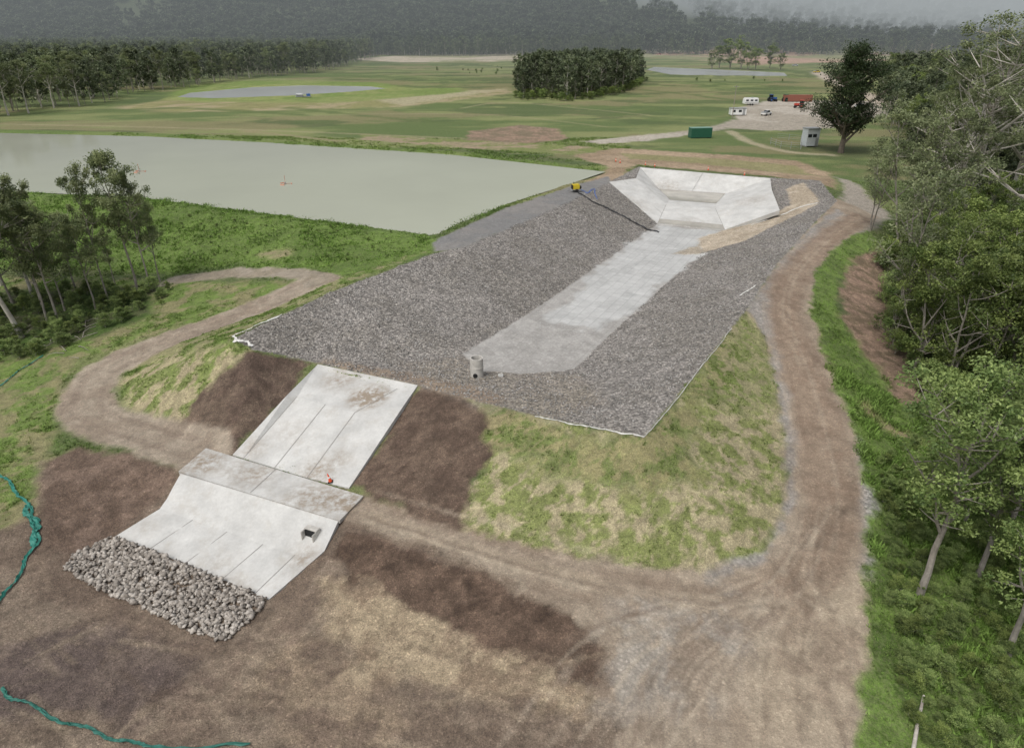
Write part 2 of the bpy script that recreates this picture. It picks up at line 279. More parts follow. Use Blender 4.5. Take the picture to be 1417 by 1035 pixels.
# ------------------------------------------------------------ node helpers
def newmat(n):
    m=bpy.data.materials.new(n);m.use_nodes=True;nt=m.node_tree;b=nt.nodes['Principled BSDF'];return m,nt,b
class N:
    def __init__(s,nt): s.nt=nt
    def n(s,t,**k):
        o=s.nt.nodes.new(t)
        for a,b in k.items(): setattr(o,a,b)
        return o
    def l(s,a,b): s.nt.links.new(a,b)
    def math(s,op,a,b=None,c=None,clamp=False):
        o=s.n('ShaderNodeMath',operation=op,use_clamp=clamp)
        for i,x in enumerate((a,b,c)):
            if x is None: continue
            if isinstance(x,(int,float)): o.inputs[i].default_value=x
            else: s.l(x,o.inputs[i])
        return o.outputs[0]
    def mix(s,f,a,b,bt='MIX'):
        o=s.n('ShaderNodeMix',data_type='RGBA',blend_type=bt)
        for i,x in ((0,f),(6,a),(7,b)):
            if isinstance(x,(int,float)): o.inputs[i].default_value=x
            elif isinstance(x,(tuple,list,np.ndarray)): o.inputs[i].default_value=(*x[:3],1)
            else: s.l(x,o.inputs[i])
        return o.outputs[2]
    def noise(s,vec,sc_,det=4,rough=.6):
        o=s.n('ShaderNodeTexNoise');o.inputs['Scale'].default_value=sc_;o.inputs['Detail'].default_value=det;o.inputs['Roughness'].default_value=rough
        if vec is not None: s.l(vec,o.inputs['Vector'])
        return o.outputs[0]
    def vor(s,vec,sc_,feat='F1'):
        o=s.n('ShaderNodeTexVoronoi',feature=feat);o.inputs['Scale'].default_value=sc_
        if vec is not None: s.l(vec,o.inputs['Vector'])
        return o
    def mr(s,x,a,b,c,d):
        o=s.n('ShaderNodeMapRange');s.l(x,o.inputs[0])
        for i,v in enumerate((a,b,c,d)): o.inputs[i+1].default_value=v
        return o.outputs[0]
# ground material
m,nt,bs=newmat('ground_cover');q=N(nt)
pos=q.n('ShaderNodeNewGeometry').outputs['Position']
tn=q.n('ShaderNodeAttribute',attribute_name='tint'); kd=q.n('ShaderNodeAttribute',attribute_name='kind')
sep=q.n('ShaderNodeSeparateColor');q.l(kd.outputs['Color'],sep.inputs[0]);kr,kg,kb=sep.outputs; ka=kd.outputs['Alpha']
v1=q.vor(pos,4.2);v2=q.vor(pos,9.5);vs=q.n('ShaderNodeSeparateColor');q.l(v1.outputs['Color'],vs.inputs[0]);vs2=q.n('ShaderNodeSeparateColor');q.l(v2.outputs['Color'],vs2.inputs[0])
st=q.math('MULTIPLY',q.mr(vs.outputs[0],0,1,.62,1.42),q.mr(v1.outputs['Distance'],.2,.65,1.1,.66))  # random stone tone; shade in the gaps darkened into the colour
st=q.math('MULTIPLY',st,q.mr(vs2.outputs[0],0,1,.8,1.22))
nA=q.noise(pos,2.4,5,.8);nB=q.noise(pos,11,3,.8)
gn=q.math('MULTIPLY',q.mr(nA,.3,.7,.64,1.36),q.mr(nB,.3,.7,.55,1.45))
sn=q.math('MULTIPLY',q.mr(nA,.3,.7,.66,1.34),q.mr(nB,.3,.7,.58,1.42))
sn=q.math('MULTIPLY',sn,q.mr(vs2.outputs[1],.86,1,1,1.45))
def fac(k,x): return q.math('ADD',q.math('MULTIPLY',q.math('SUBTRACT',x,1.0),k),1.0)
allf=q.math('MULTIPLY',q.math('MULTIPLY',fac(kr,st),fac(kg,gn)),fac(kb,sn))
a0=np.array(W(730,516,2.2));a1=np.array(W(956,314,2.2));ang=math.atan2(a1[1]-a0[1],a1[0]-a0[0])
mp=q.n('ShaderNodeMapping');mp.inputs['Rotation'].default_value=(0,0,-ang);q.l(pos,mp.inputs['Vector'])
br=q.n('ShaderNodeTexBrick');q.l(mp.outputs[0],br.inputs['Vector']);br.inputs['Scale'].default_value=1;br.inputs['Mortar Size'].default_value=.05;br.inputs['Brick Width'].default_value=2.4;br.inputs['Row Height'].default_value=1.2;br.offset=0
br.inputs['Color1'].default_value=(1.03,1.03,1.03,1);br.inputs['Color2'].default_value=(.93,.93,.93,1);br.inputs['Mortar'].default_value=(.68,.68,.68,1)
bsx=q.n('ShaderNodeSeparateColor');q.l(br.outputs[0],bsx.inputs[0])
allf=q.math('MULTIPLY',allf,fac(ka,bsx.outputs[0]))
cmb=q.n('ShaderNodeCombineColor')
for i in range(3): q.l(allf,cmb.inputs[i])
c=q.mix(1.0,tn.outputs['Color'],cmb.outputs[0],'MULTIPLY')
hue=q.mr(q.noise(pos,4.5,4,.75),.42,.6,0,1)
c=q.mix(q.math('MULTIPLY',q.math('MULTIPLY',kg,hue),.32),c,(.25,.235,.14))
q.l(c,bs.inputs['Base Color'])
q.l(q.mr(ka,0,1,.92,.2),bs.inputs['Roughness']); bs.inputs['Specular IOR Level'].default_value=.3
bh=q.math('ADD',q.math('MULTIPLY',kr,q.mr(v1.outputs['Distance'],0,.6,.10,0)),q.math('MULTIPLY',q.math('MAXIMUM',kb,kg),q.math('MULTIPLY',nA,.30)))
bp=q.n('ShaderNodeBump');bp.inputs['Strength'].default_value=.85;bp.inputs['Distance'].default_value=1;q.l(bh,bp.inputs['Height']);q.l(bp.outputs[0],bs.inputs['Normal'])
me=bpy.data.meshes.new('ground');nv=NX*NY
me.vertices.add(nv);me.vertices.foreach_set('co',np.stack([GX,GY,Hh],-1).astype(np.float32).ravel())
I=np.arange(nv).reshape(NY,NX);Q=np.stack([I[:-1,:-1],I[:-1,1:],I[1:,1:],I[1:,:-1]],-1).reshape(-1,4);nf=len(Q)
me.loops.add(nf*4);me.loops.foreach_set('vertex_index',Q.ravel().astype(np.int32))
me.polygons.add(nf);me.polygons.foreach_set('loop_start',np.arange(0,nf*4,4,dtype=np.int32));me.polygons.foreach_set('loop_total',np.full(nf,4,dtype=np.int32))
me.update();me.shade_smooth()
for nm,ar in (('tint',np.concatenate([tint,np.ones((NY,NX,1))],-1)),('kind',kind)):
    a=me.color_attributes.new(nm,'FLOAT_COLOR','POINT');a.data.foreach_set('color',ar.astype(np.float32).ravel())
me.materials.append(m);go=bpy.data.objects.new('ground',me);sc.collection.objects.link(go)
def simple(n,col,rough=.7,metal=0,var=.15,scale=3,bump=0):
    m,nt,b=newmat(n);q=N(nt);p=q.n('ShaderNodeTexCoord').outputs['Object'];f=q.mr(q.noise(p,scale,6,.65),.3,.7,1-var,1+var)
    cb=q.n('ShaderNodeCombineColor');[q.l(f,cb.inputs[i]) for i in range(3)]
    q.l(q.mix(1.0,col,cb.outputs[0],'MULTIPLY'),b.inputs['Base Color']);b.inputs['Roughness'].default_value=rough;b.inputs['Metallic'].default_value=metal
    if bump:
        bb=q.n('ShaderNodeBump');bb.inputs['Distance'].default_value=bump;q.l(q.noise(p,scale*3,6,.7),bb.inputs['Height']);q.l(bb.outputs[0],b.inputs['Normal'])
    return m
def addmesh(name,verts,faces,mats,mi=None,smooth=False,parent=None):
    me=bpy.data.meshes.new(name);me.from_pydata([tuple(map(float,v)) for v in verts],[],faces)
    for mm in (mats if isinstance(mats,list) else [mats]): me.materials.append(mm)
    if mi is not None: me.polygons.foreach_set('material_index',mi)
    if smooth: me.shade_smooth()
    me.update();o=bpy.data.objects.new(name,me);sc.collection.objects.link(o)
    if parent: o.parent=parent
    return o
# ------------------------------------------------------------ concrete
m,nt,b=newmat('concrete');q=N(nt);p=q.n('ShaderNodeNewGeometry').outputs['Position']
f=q.math('MULTIPLY',q.mr(q.noise(p,.45,6,.65),.3,.7,.80,1.12),q.mr(q.noise(p,5,4,.7),.3,.7,.93,1.06))
stn=q.mr(q.noise(p,.6,7,.78),.52,.66,0,.8)
dirt=q.n('ShaderNodeAttribute',attribute_name='silt')
cb=q.n('ShaderNodeCombineColor');[q.l(f,cb.inputs[i]) for i in range(3)]
c=q.mix(1.0,(.53,.525,.50),cb.outputs[0],'MULTIPLY');c=q.mix(q.math('MULTIPLY',stn,.4),c,(.36,.32,.26))
dn=q.math('MULTIPLY',dirt.outputs['Fac'],q.mr(q.noise(p,1.6,6,.75),.38,.6,0,1),clamp=True)
c=q.mix(dn,c,(.27,.22,.165))
q.l(c,b.inputs['Base Color']);b.inputs['Roughness'].default_value=.8
CONC=m; JOINT=simple('joint_sealant',(.26,.25,.23),.9); DARK=simple('painted_void_shade',(.012,.012,.012),.9)  # near-black material paints in the shade inside openings
def concrete(name,V_,F_,joints=(),skirt=.7,silt=()):
    bm=bmesh.new();vs={k:bm.verts.new(v) for k,v in V_.items()}
    for f in F_: bm.faces.new([vs[k] for k in f.split()])
    bmesh.ops.recalc_face_normals(bm,faces=bm.faces)
    if sum(f.normal.z for f in bm.faces)<0: bmesh.ops.reverse_faces(bm,faces=bm.faces)
    bmesh.ops.triangulate(bm,faces=bm.faces[:]) 
    bmesh.ops.subdivide_edges(bm,edges=bm.edges[:],cuts=9,use_grid_fill=True)
    be=[e for e in bm.edges if e.is_boundary]
    r=bmesh.ops.extrude_edge_only(bm,edges=be)
    for v in [g for g in r['geom'] if isinstance(g,bmesh.types.BMVert)]: v.co.z-=skirt
    me=bpy.data.meshes.new(name);bm.to_mesh(me);bm.free();me.materials.append(CONC)
    co_=np.zeros(len(me.vertices)*3);me.vertices.foreach_get('co',co_);co_=co_.reshape(-1,3);sv=np.zeros(len(co_))
    for (u,v,z,r_,s_) in silt:
        c_=np.array(W(u,v,z));sv=np.maximum(sv,s_*np.clip(1-np.linalg.norm(co_[:,:2]-c_[:2],axis=1)/r_,0,1))
    at=me.attributes.new('silt','FLOAT','POINT');at.data.foreach_set('value',sv.astype(np.float32))
    root=bpy.data.objects.new(name,me);sc.collection.objects.link(root)
    vv=[];ff=[]
    for a,bq in joints:
        a=Vector(a);bq=Vector(bq);d=(bq-a).normalized();s=d.cross(Vector((0,0,1))).normalized()*.03
        n0=len(vv);up=Vector((0,0,.02));vv+= [a-s+up,a+s+up,bq+s+up,bq-s+up];ff.append((n0,n0+1,n0+2,n0+3))
    if vv: addmesh('joint_lines',vv,ff,JOINT,parent=root)
    return root
def L3(a,b,t): return tuple(a[i]*(1-t)+b[i]*t for i in range(3))
c=CH;js=[(c['c1'],c['c2']),(c['b1'],c['b2'])]
js+= [(L3(c['b1'],c['c1'],t),L3(c['b2'],c['c2'],t)) for t in (.5,)]
js+= [(c['c0'],c['c1'])]
concrete('concrete_spillway_chute',CH,CHF,js,.7,[(510,550,2.4,2.4,2.4),(470,525,2.7,2.4,1.0),(440,655,.1,2.4,1.1),(350,625,.1,1.8,.8),(470,640,.4,1.6,.8),(400,600,1,2.5,.4)])
c=CR;concrete('concrete_crossing_slab',CR,CRF,[(L3(c['p'],c['q'],t),L3(c['s'],c['r'],t)) for t in (.47,)],.3,[(280,640,.1,2.8,1.6),(350,655,.1,2.8,1.1),(430,690,.1,3.2,1.2),(480,695,.1,2.8,1.6)])
c=LO;lo=concrete('concrete_outlet_apron',LO,LOF,[(L3(c['f0'],c['f1'],t),L3(c['g0'],c['g1'],t)) for t in (.26,.52,.78)]+[(c['f1'],c['g1'])],.7,[(420,775,-1.5,1.6,1.0),(300,780,-2,2,.5),(200,730,-1.9,1.5,.5),(330,810,-2.1,1.6,.6)])
c=WE;js=[(L3(c['A'],c['B'],.5),L3(c['Fa'],c['E'],.5)),(L3(c['K'],c['R'],.5),L3(c['L'],c['M'],.5)),(L3(c['G'],c['T'],.5),L3(c['N'],c['Q'],.5)),(c['Fa'],c['E']),(c['G'],c['N'])]
we=concrete('concrete_spillway_weir',WE,WEF,js,.7,[(925,250,5,4,.8),(1040,285,4,4,.6),(955,312,2.4,4,.7),(880,275,5,4,.5)])
WET=simple('wet_concrete',(.36,.34,.29),.12,0,.25,.3)
def sheet(name,pl,mat,dz,parent=None):
    v=[(a,b_,z+dz) for a,b_,z in pl];return addmesh(name,v,[tuple(range(len(v)))],mat,parent=parent)
sheet('basin_water',[c['L'],c['E2'],c['N2'],c['M']],WET,.05,we)
sheet('apron_water',[L3(c['Fa'],c['E'],.0),c['G'],L3(c['G'],c['N'],.22),L3(c['Fa'],c['E'],.22)],WET,.03,we)
def empty(name,loc,rot=0,s=1):
    e=bpy.data.objects.new(name,None);e.location=loc;e.rotation_euler=(0,0,rot);e.scale=(s,s,s);e.empty_display_size=.3;sc.collection.objects.link(e);return e
def bx(par,name,loc,size,mat,rot=(0,0,0),bev=.03,taper=1):
    bm=bmesh.new();bmesh.ops.create_cube(bm,size=1)
    for v in bm.verts:
        if v.co.z>0: v.co.x*=taper if isinstance(taper,(int,float)) else taper[0]; v.co.y*=taper if isinstance(taper,(int,float)) else taper[1]
        v.co.x*=size[0];v.co.y*=size[1];v.co.z*=size[2]
    if bev: bmesh.ops.bevel(bm,geom=bm.edges[:],offset=bev,segments=2,affect='EDGES')
    me=bpy.data.meshes.new(name);bm.to_mesh(me);bm.free();me.materials.append(mat)
    o=bpy.data.objects.new(name,me);o.location=loc;o.rotation_euler=rot;sc.collection.objects.link(o);o.parent=par;return o
def cy(par,name,loc,r,h,mat,rot=(0,0,0),seg=24,r2=None):
    bm=bmesh.new();bmesh.ops.create_cone(bm,cap_ends=True,segments=seg,radius1=r,radius2=r if r2 is None else r2,depth=h)
    me=bpy.data.meshes.new(name);bm.to_mesh(me);bm.free();me.materials.append(mat)
    o=bpy.data.objects.new(name,me);o.location=loc;o.rotation_euler=rot;sc.collection.objects.link(o);o.parent=par;return o
CG=simple('precast_concrete',(.46,.44,.40),.85,0,.2,2,.01)
pc=Vector(W(428,751,-1.2)); e=empty('box_culvert_outlet',pc,math.radians(-24))
bx(e,'left_wall',(-.5,.3,.42),(.10,.9,1.0),CG);bx(e,'right_wall',(.5,.3,.42),(.10,.9,1.0),CG);bx(e,'lid',(0,.5,.96),(1.1,.5,.08),CG);bx(e,'base',(0,.2,-.05),(.9,.9,.06),CG);bx(e,'opening_shade',(0,.5,.44),(.9,.62,.92),DARK,bev=0)  # solid black block stands in for shade in the culvert mouth
# ------------------------------------------------------------ water
def water(name,pl,z,col,rough):
    m,nt,b=newmat(name+'_mat');q=N(nt);p=q.n('ShaderNodeNewGeometry').outputs['Position']
    q.l(q.mix(q.mr(q.noise(p,.03,4,.5),.3,.7,0,1),col,np.array(col)*.88),b.inputs['Base Color']);b.inputs['Roughness'].default_value=rough;b.inputs['IOR'].default_value=1.33
    bb=q.n('ShaderNodeBump');bb.inputs['Distance'].default_value=.02;bb.inputs['Strength'].default_value=.3;q.l(q.noise(p,1.5,3,.5),bb.inputs['Height']);q.l(bb.outputs[0],b.inputs['Normal'])
    P=[W(u,v,z) for u,v in pl]
    ar=sum(P[i][0]*P[(i+1)%len(P)][1]-P[(i+1)%len(P)][0]*P[i][1] for i in range(len(P)))
    if ar<0: P=P[::-1]
    return addmesh(name,P,[tuple(range(len(P)))],m)
water('pond_water',[(-260,256),(-60,262),(190,273),(400,300),(588,325),(602,326),(700,283),(785,256),(838,238),(620,214),(400,199),(200,189),(-60,183),(-260,181)],6.0,(.445,.46,.375),.06)
water('settling_pond_water',SP,4.4,(.50,.52,.51),.15)
water('far_pond_water',FP,4.4,(.62,.64,.62),.12)
# ------------------------------------------------------------ rocks
def hulls(n,k=11):
    out=[]
    for i in range(n):
        bm=bmesh.new();P=rng.normal(size=(k,3));P/=np.linalg.norm(P,axis=1)[:,None];P*=rng.uniform(.8,1.05,(k,1))
        for p in P: bm.verts.new(p)
        r=bmesh.ops.convex_hull(bm,input=bm.verts[:]);bmesh.ops.triangulate(bm,faces=bm.faces[:])
        for v in [v for v in bm.verts if not v.link_faces]: bm.verts.remove(v)
        bm.verts.index_update();out.append((np.array([x.co[:] for x in bm.verts]),np.array([[x.index for x in a.verts] for a in bm.faces])));bm.free()
    return out
HU=hulls(10,11);HL=hulls(8,7)
def rocks(name,P,size,mat,H_=None,flat=.75,sink=.2,cols=None):
    H_=H_ or HL;VV=[];FF=[];RV=[];CC=[];o=0;n=len(P);pick=rng.integers(0,len(H_),n)
    for h in range(len(H_)):
        ii=np.where(pick==h)[0]
        if len(ii)==0: continue
        v,f=H_[h];k=len(ii);s=size*rng.uniform(.45,1.4,(k,1))*np.column_stack([np.ones(k),rng.uniform(.6,1,k),rng.uniform(.45,flat,k)])
        w=v[None]*s[:,None,:];a=rng.uniform(0,6.28,k);t=rng.uniform(-.6,.6,k)
        y=w[...,1]*np.cos(t)[:,None]-w[...,2]*np.sin(t)[:,None];z=w[...,1]*np.sin(t)[:,None]+w[...,2]*np.cos(t)[:,None];x=w[...,0]
        w=np.stack([x*np.cos(a)[:,None]-y*np.sin(a)[:,None],x*np.sin(a)[:,None]+y*np.cos(a)[:,None],z+size*sink],-1)+P[ii][:,None,:]
        VV.append(w.reshape(-1,3));FF.append((f[None]+(np.arange(k)*len(v))[:,None,None]+o).reshape(-1,3));o+=k*len(v)
        RV.append(np.repeat(rng.uniform(0,1,k),len(v)))
        if cols is not None: CC.append(np.repeat(cols[ii]*rng.uniform(.65,1.3,(k,1)),len(v),0))
    VV=np.concatenate(VV);FF=np.concatenate(FF)
    me=bpy.data.meshes.new(name);me.vertices.add(len(VV));me.vertices.foreach_set('co',VV.astype(np.float32).ravel())
    me.loops.add(len(FF)*3);me.loops.foreach_set('vertex_index',FF.ravel().astype(np.int32));me.polygons.add(len(FF))
    me.polygons.foreach_set('loop_start',np.arange(0,len(FF)*3,3,dtype=np.int32));me.polygons.foreach_set('loop_total',np.full(len(FF),3,dtype=np.int32))
    me.update();a=me.attributes.new('rv','FLOAT','POINT');a.data.foreach_set('value',np.concatenate(RV).astype(np.float32))
    if cols is not None:
        CC=np.concatenate(CC);at=me.color_attributes.new('tint','FLOAT_COLOR','POINT');at.data.foreach_set('color',np.column_stack([CC,np.ones(len(CC))]).astype(np.float32).ravel())
    me.materials.append(mat);o=bpy.data.objects.new(name,me);sc.collection.objects.link(o);return o
def rockmat(n,c1,c2):
    m,nt,b=newmat(n);q=N(nt);a=q.n('ShaderNodeAttribute',attribute_name='rv')
    q.l(q.mix(a.outputs['Fac'],c1,c2),b.inputs['Base Color']);b.inputs['Roughness'].default_value=.85;return m
RM=rockmat('riprap_rock',(.18,.155,.13),(.46,.42,.37)); GVM=rockmat('spillway_rock',(.13,.125,.115),(.43,.41,.385))
def inpoly(P,n,mar=0):
    P=np.array(P);mn=P.min(0);mx=P.max(0);out=[]
    while sum(map(len,out))<n:
        x=rng.uniform(mn[0],mx[0],n*2);y=rng.uniform(mn[1],mx[1],n*2);d=sdist(P,x,y);k=d>mar;out.append(np.stack([x[k],y[k]],1))
    o=np.concatenate(out)[:n];return np.column_stack([o,Hat(o[:,0],o[:,1])])
PP=[G(*q)[:2] for q in [(152,744),(368,832),(340,862),(312,886),(250,866),(200,838),(140,815),(90,784),(110,765)]]
R_=inpoly(PP,2600,-.15);R_[:,2]+=rng.uniform(0,.2,len(R_));rocks('riprap_rocks',R_,.21,RM,HU,.8)
R_=inpoly(PC,56000);fl=sdist(np.array(FW),R_[:,0],R_[:,1]);k=(fl<-.1)
for V_,ks in ((WE,'A Fa G T Q R K B'),(CH,'a0 a1 a2 d2 d1 d0')): k&=sdist(np.array([V_[n][:2] for n in ks.split()]),R_[:,0],R_[:,1])<-.1
EA=np.array([G(*q)[:2] for q in EPX]);k&=sdist(EA,R_[:,0],R_[:,1])<0
k&=(fbm(R_[:,0],R_[:,1],5,4,88)>rng.uniform(.2,.65,len(R_)))
rocks('spillway_rock_mulch',R_[k],.125,GVM,HL,.8,.25)
CLM,nt,b=newmat('earth_clods');q=N(nt);a=q.n('ShaderNodeAttribute',attribute_name='tint');q.l(a.outputs['Color'],b.inputs['Base Color']);b.inputs['Roughness'].default_value=.95
n=110000;x=rng.uniform(-42,38,n);y=rng.uniform(19,72,n);i=np.searchsorted(XS,x);j=np.searchsorted(YS,y);t_=tint[j,i];lum=t_.sum(1)
k=(kind[j,i,2]>.7)&(rng.uniform(size=n)<np.clip(1.15-lum*1.6,.08,1)*sst((fbm(x,y,2,5,70)-.38)*6));
for V_,ks in ((LO,'e0 g0 g1 h2 h1 e1'),(CH,'a0 a1 a2 d2 d1 d0'),(CR,'p s r q')): k&=sdist(np.array([V_[n_][:2] for n_ in ks.split()]),x,y)<-.1
rocks('soil_clods',np.column_stack([x,y,Hat(x,y)])[k],.065,CLM,HL,.8,.1,cols=t_[k]*1.15)
# ------------------------------------------------------------ grass tufts (one mesh)
m,nt,b=newmat('grass_blades');q=N(nt);a=q.n('ShaderNodeAttribute',attribute_name='tint');q.l(a.outputs['Color'],b.inputs['Base Color']);b.inputs['Roughness'].default_value=.7;b.inputs['Specular IOR Level'].default_value=.2;TM=m
tr=q.n('ShaderNodeBsdfTranslucent');q.l(a.outputs['Color'],tr.inputs[0]);mx=q.n('ShaderNodeMixShader');mx.inputs[0].default_value=.3;q.l(b.outputs[0],mx.inputs[1]);q.l(tr.outputs[0],mx.inputs[2]);q.l(mx.outputs[0],nt.nodes['Material Output'].inputs[0])
def tufts(name,n,xr,yr,hmin,hmax,wd,fn,nb=4,base=(.16,.23,.065)):
    x=rng.uniform(*xr,n);y=rng.uniform(*yr,n)
    i=np.clip(np.searchsorted(XS,x),0,NX-1);j=np.clip(np.searchsorted(YS,y),0,NY-1)
    t=tint[j,i];g=kind[j,i,1];grn=np.clip((t[:,1]/(t[:,0]+1e-4)-1.02)*4,0,1)
    pr=fn(x,y,g,grn);k=rng.uniform(size=n)<pr
    x,y,t,grn=x[k],y[k],t[k],grn[k];n=len(x);z=Hat(x,y)-.02
    B=np.stack([x,y,z],1)[:,None,:]+np.concatenate([rng.normal(0,wd*1.8,(n,nb,2)),np.zeros((n,nb,1))],-1)
    h=rng.uniform(hmin,hmax,(n,1))*(.6+.8*vn(x*.5,y*.5,50))[:,None]*rng.uniform(.6,1.1,(n,nb))
    a=rng.uniform(0,6.28,(n,nb));s=np.stack([np.cos(a),np.sin(a),a*0],-1)*wd
    tip=B+np.concatenate([rng.normal(0,.5,(n,nb,2))*h[...,None],h[...,None]],-1)
    V_=np.stack([B-s,B+s,tip],2).reshape(-1,3);m_=len(V_)//3
    me=bpy.data.meshes.new(name);me.vertices.add(len(V_));me.vertices.foreach_set('co',V_.astype(np.float32).ravel())
    me.loops.add(len(V_));me.loops.foreach_set('vertex_index',np.arange(len(V_),dtype=np.int32));me.polygons.add(m_)
    me.polygons.foreach_set('loop_start',np.arange(0,len(V_),3,dtype=np.int32));me.polygons.foreach_set('loop_total',np.full(m_,3,dtype=np.int32));me.update()
    col=np.repeat((np.array(base)*.6+t*.6)*rng.uniform(.5,1.5,(n,1)),nb*3,0);col=np.column_stack([col,np.ones(len(col))])
    at=me.color_attributes.new('tint','FLOAT_COLOR','POINT');at.data.foreach_set('color',col.astype(np.float32).ravel())
    me.materials.append(TM);o=bpy.data.objects.new(name,me);sc.collection.objects.link(o)
tufts('grass',130000,(-70,90),(15,140),.08,.24,.05,lambda x,y,g,gr:(g>.6)*(.2+.8*gr)*sst((fbm(x,y,1.8,4,60)-.38)*6))
tufts('bank_grass_tufts',140000,(-45,35),(28,75),.05,.15,.045,lambda x,y,g,gr:np.clip(gr*1.6,0,1)*(g>.3)*sst((fbm(x,y,.8,4,61)-.42)*7),5,(.15,.205,.065))
tufts('straw_mulch',60000,(-45,35),(28,75),.02,.07,.05,lambda x,y,g,gr:(1-gr)*(g>.3)*(g<.95)*.6,4,(.36,.32,.22))
tufts('tall_weeds',90000,(24,70),(12,60),.2,.55,.08,lambda x,y,g,gr:g*sst((fbm(x,y,2.2,4,62)-.44)*8),5,(.20,.30,.08))
tufts('pond_bank_grass',80000,(-110,30),(85,200),.15,.4,.1,lambda x,y,g,gr:g*gr*sst((fbm(x,y,4,4,63)-.38)*6),4,(.15,.23,.06))
# ------------------------------------------------------------ trees
def leafmat(n,c1,c2):
    m,nt,b=newmat(n);q=N(nt);a=q.n('ShaderNodeAttribute',attribute_name='lv');oi=q.n('ShaderNodeObjectInfo')
    c=q.mix(a.outputs['Fac'],c1,c2);f=q.mr(oi.outputs['Random'],0,1,.7,1.3);cb=q.n('ShaderNodeCombineColor');[q.l(f,cb.inputs[i]) for i in range(3)]
    c=q.mix(1.0,c,cb.outputs[0],'MULTIPLY');q.l(c,b.inputs['Base Color']);b.inputs['Roughness'].default_value=.5;b.inputs['Specular IOR Level'].default_value=.3
    tr=q.n('ShaderNodeBsdfTranslucent');q.l(c,tr.inputs[0]);mx=q.n('ShaderNodeMixShader');mx.inputs[0].default_value=.35
    q.l(b.outputs[0],mx.inputs[1]);q.l(tr.outputs[0],mx.inputs[2]);q.l(mx.outputs[0],nt.nodes['Material Output'].inputs[0]);return m
def barkmat(n,c1,c2):
    m,nt,b=newmat(n);q=N(nt);p=q.n('ShaderNodeTexCoord').outputs['Object'];q.l(q.mix(q.mr(q.noise(p,1.6,6,.7),.35,.65,0,1),c1,c2),b.inputs['Base Color']);b.inputs['Roughness'].default_value=.85;return m
BP=barkmat('pale_gum_bark',(.58,.55,.49),(.32,.28,.24));BD=barkmat('dark_bark',(.18,.15,.12),(.10,.08,.06));BG=barkmat('grey_bark',(.33,.30,.26),(.17,.15,.125))
LGUM=leafmat('gum_leaves',(.10,.135,.055),(.27,.30,.14));LGREY=leafmat('grey_gum_leaves',(.12,.15,.07),(.30,.335,.17));LBR=leafmat('bright_leaves',(.11,.17,.05),(.33,.41,.14));LDK=leafmat('fig_leaves',(.025,.045,.02),(.085,.12,.045));LMID=leafmat('scrub_leaves',(.075,.12,.03),(.28,.34,.10));LFAR=leafmat('forest_leaves',(.065,.088,.045),(.18,.21,.11));LHILL=leafmat('hill_leaves',(.03,.045,.028),(.13,.155,.085))
def tube(path,rad,n=6):
    V_=[];F_=[];P=[Vector(p) for p in path]
    for i,p in enumerate(P):
        d=(P[min(i+1,len(P)-1)]-P[max(i-1,0)]).normalized();a=(Vector((1,.2,.1))-d*d.dot(Vector((1,.2,.1)))).normalized();b_=d.cross(a)
        for k in range(n): t=6.2832*k/n;V_.append(p+(a*math.cos(t)+b_*math.sin(t))*rad[i])
    for i in range(len(P)-1):
        for k in range(n): F_.append((i*n+k,i*n+(k+1)%n,(i+1)*n+(k+1)%n,(i+1)*n+k))
    return V_,F_
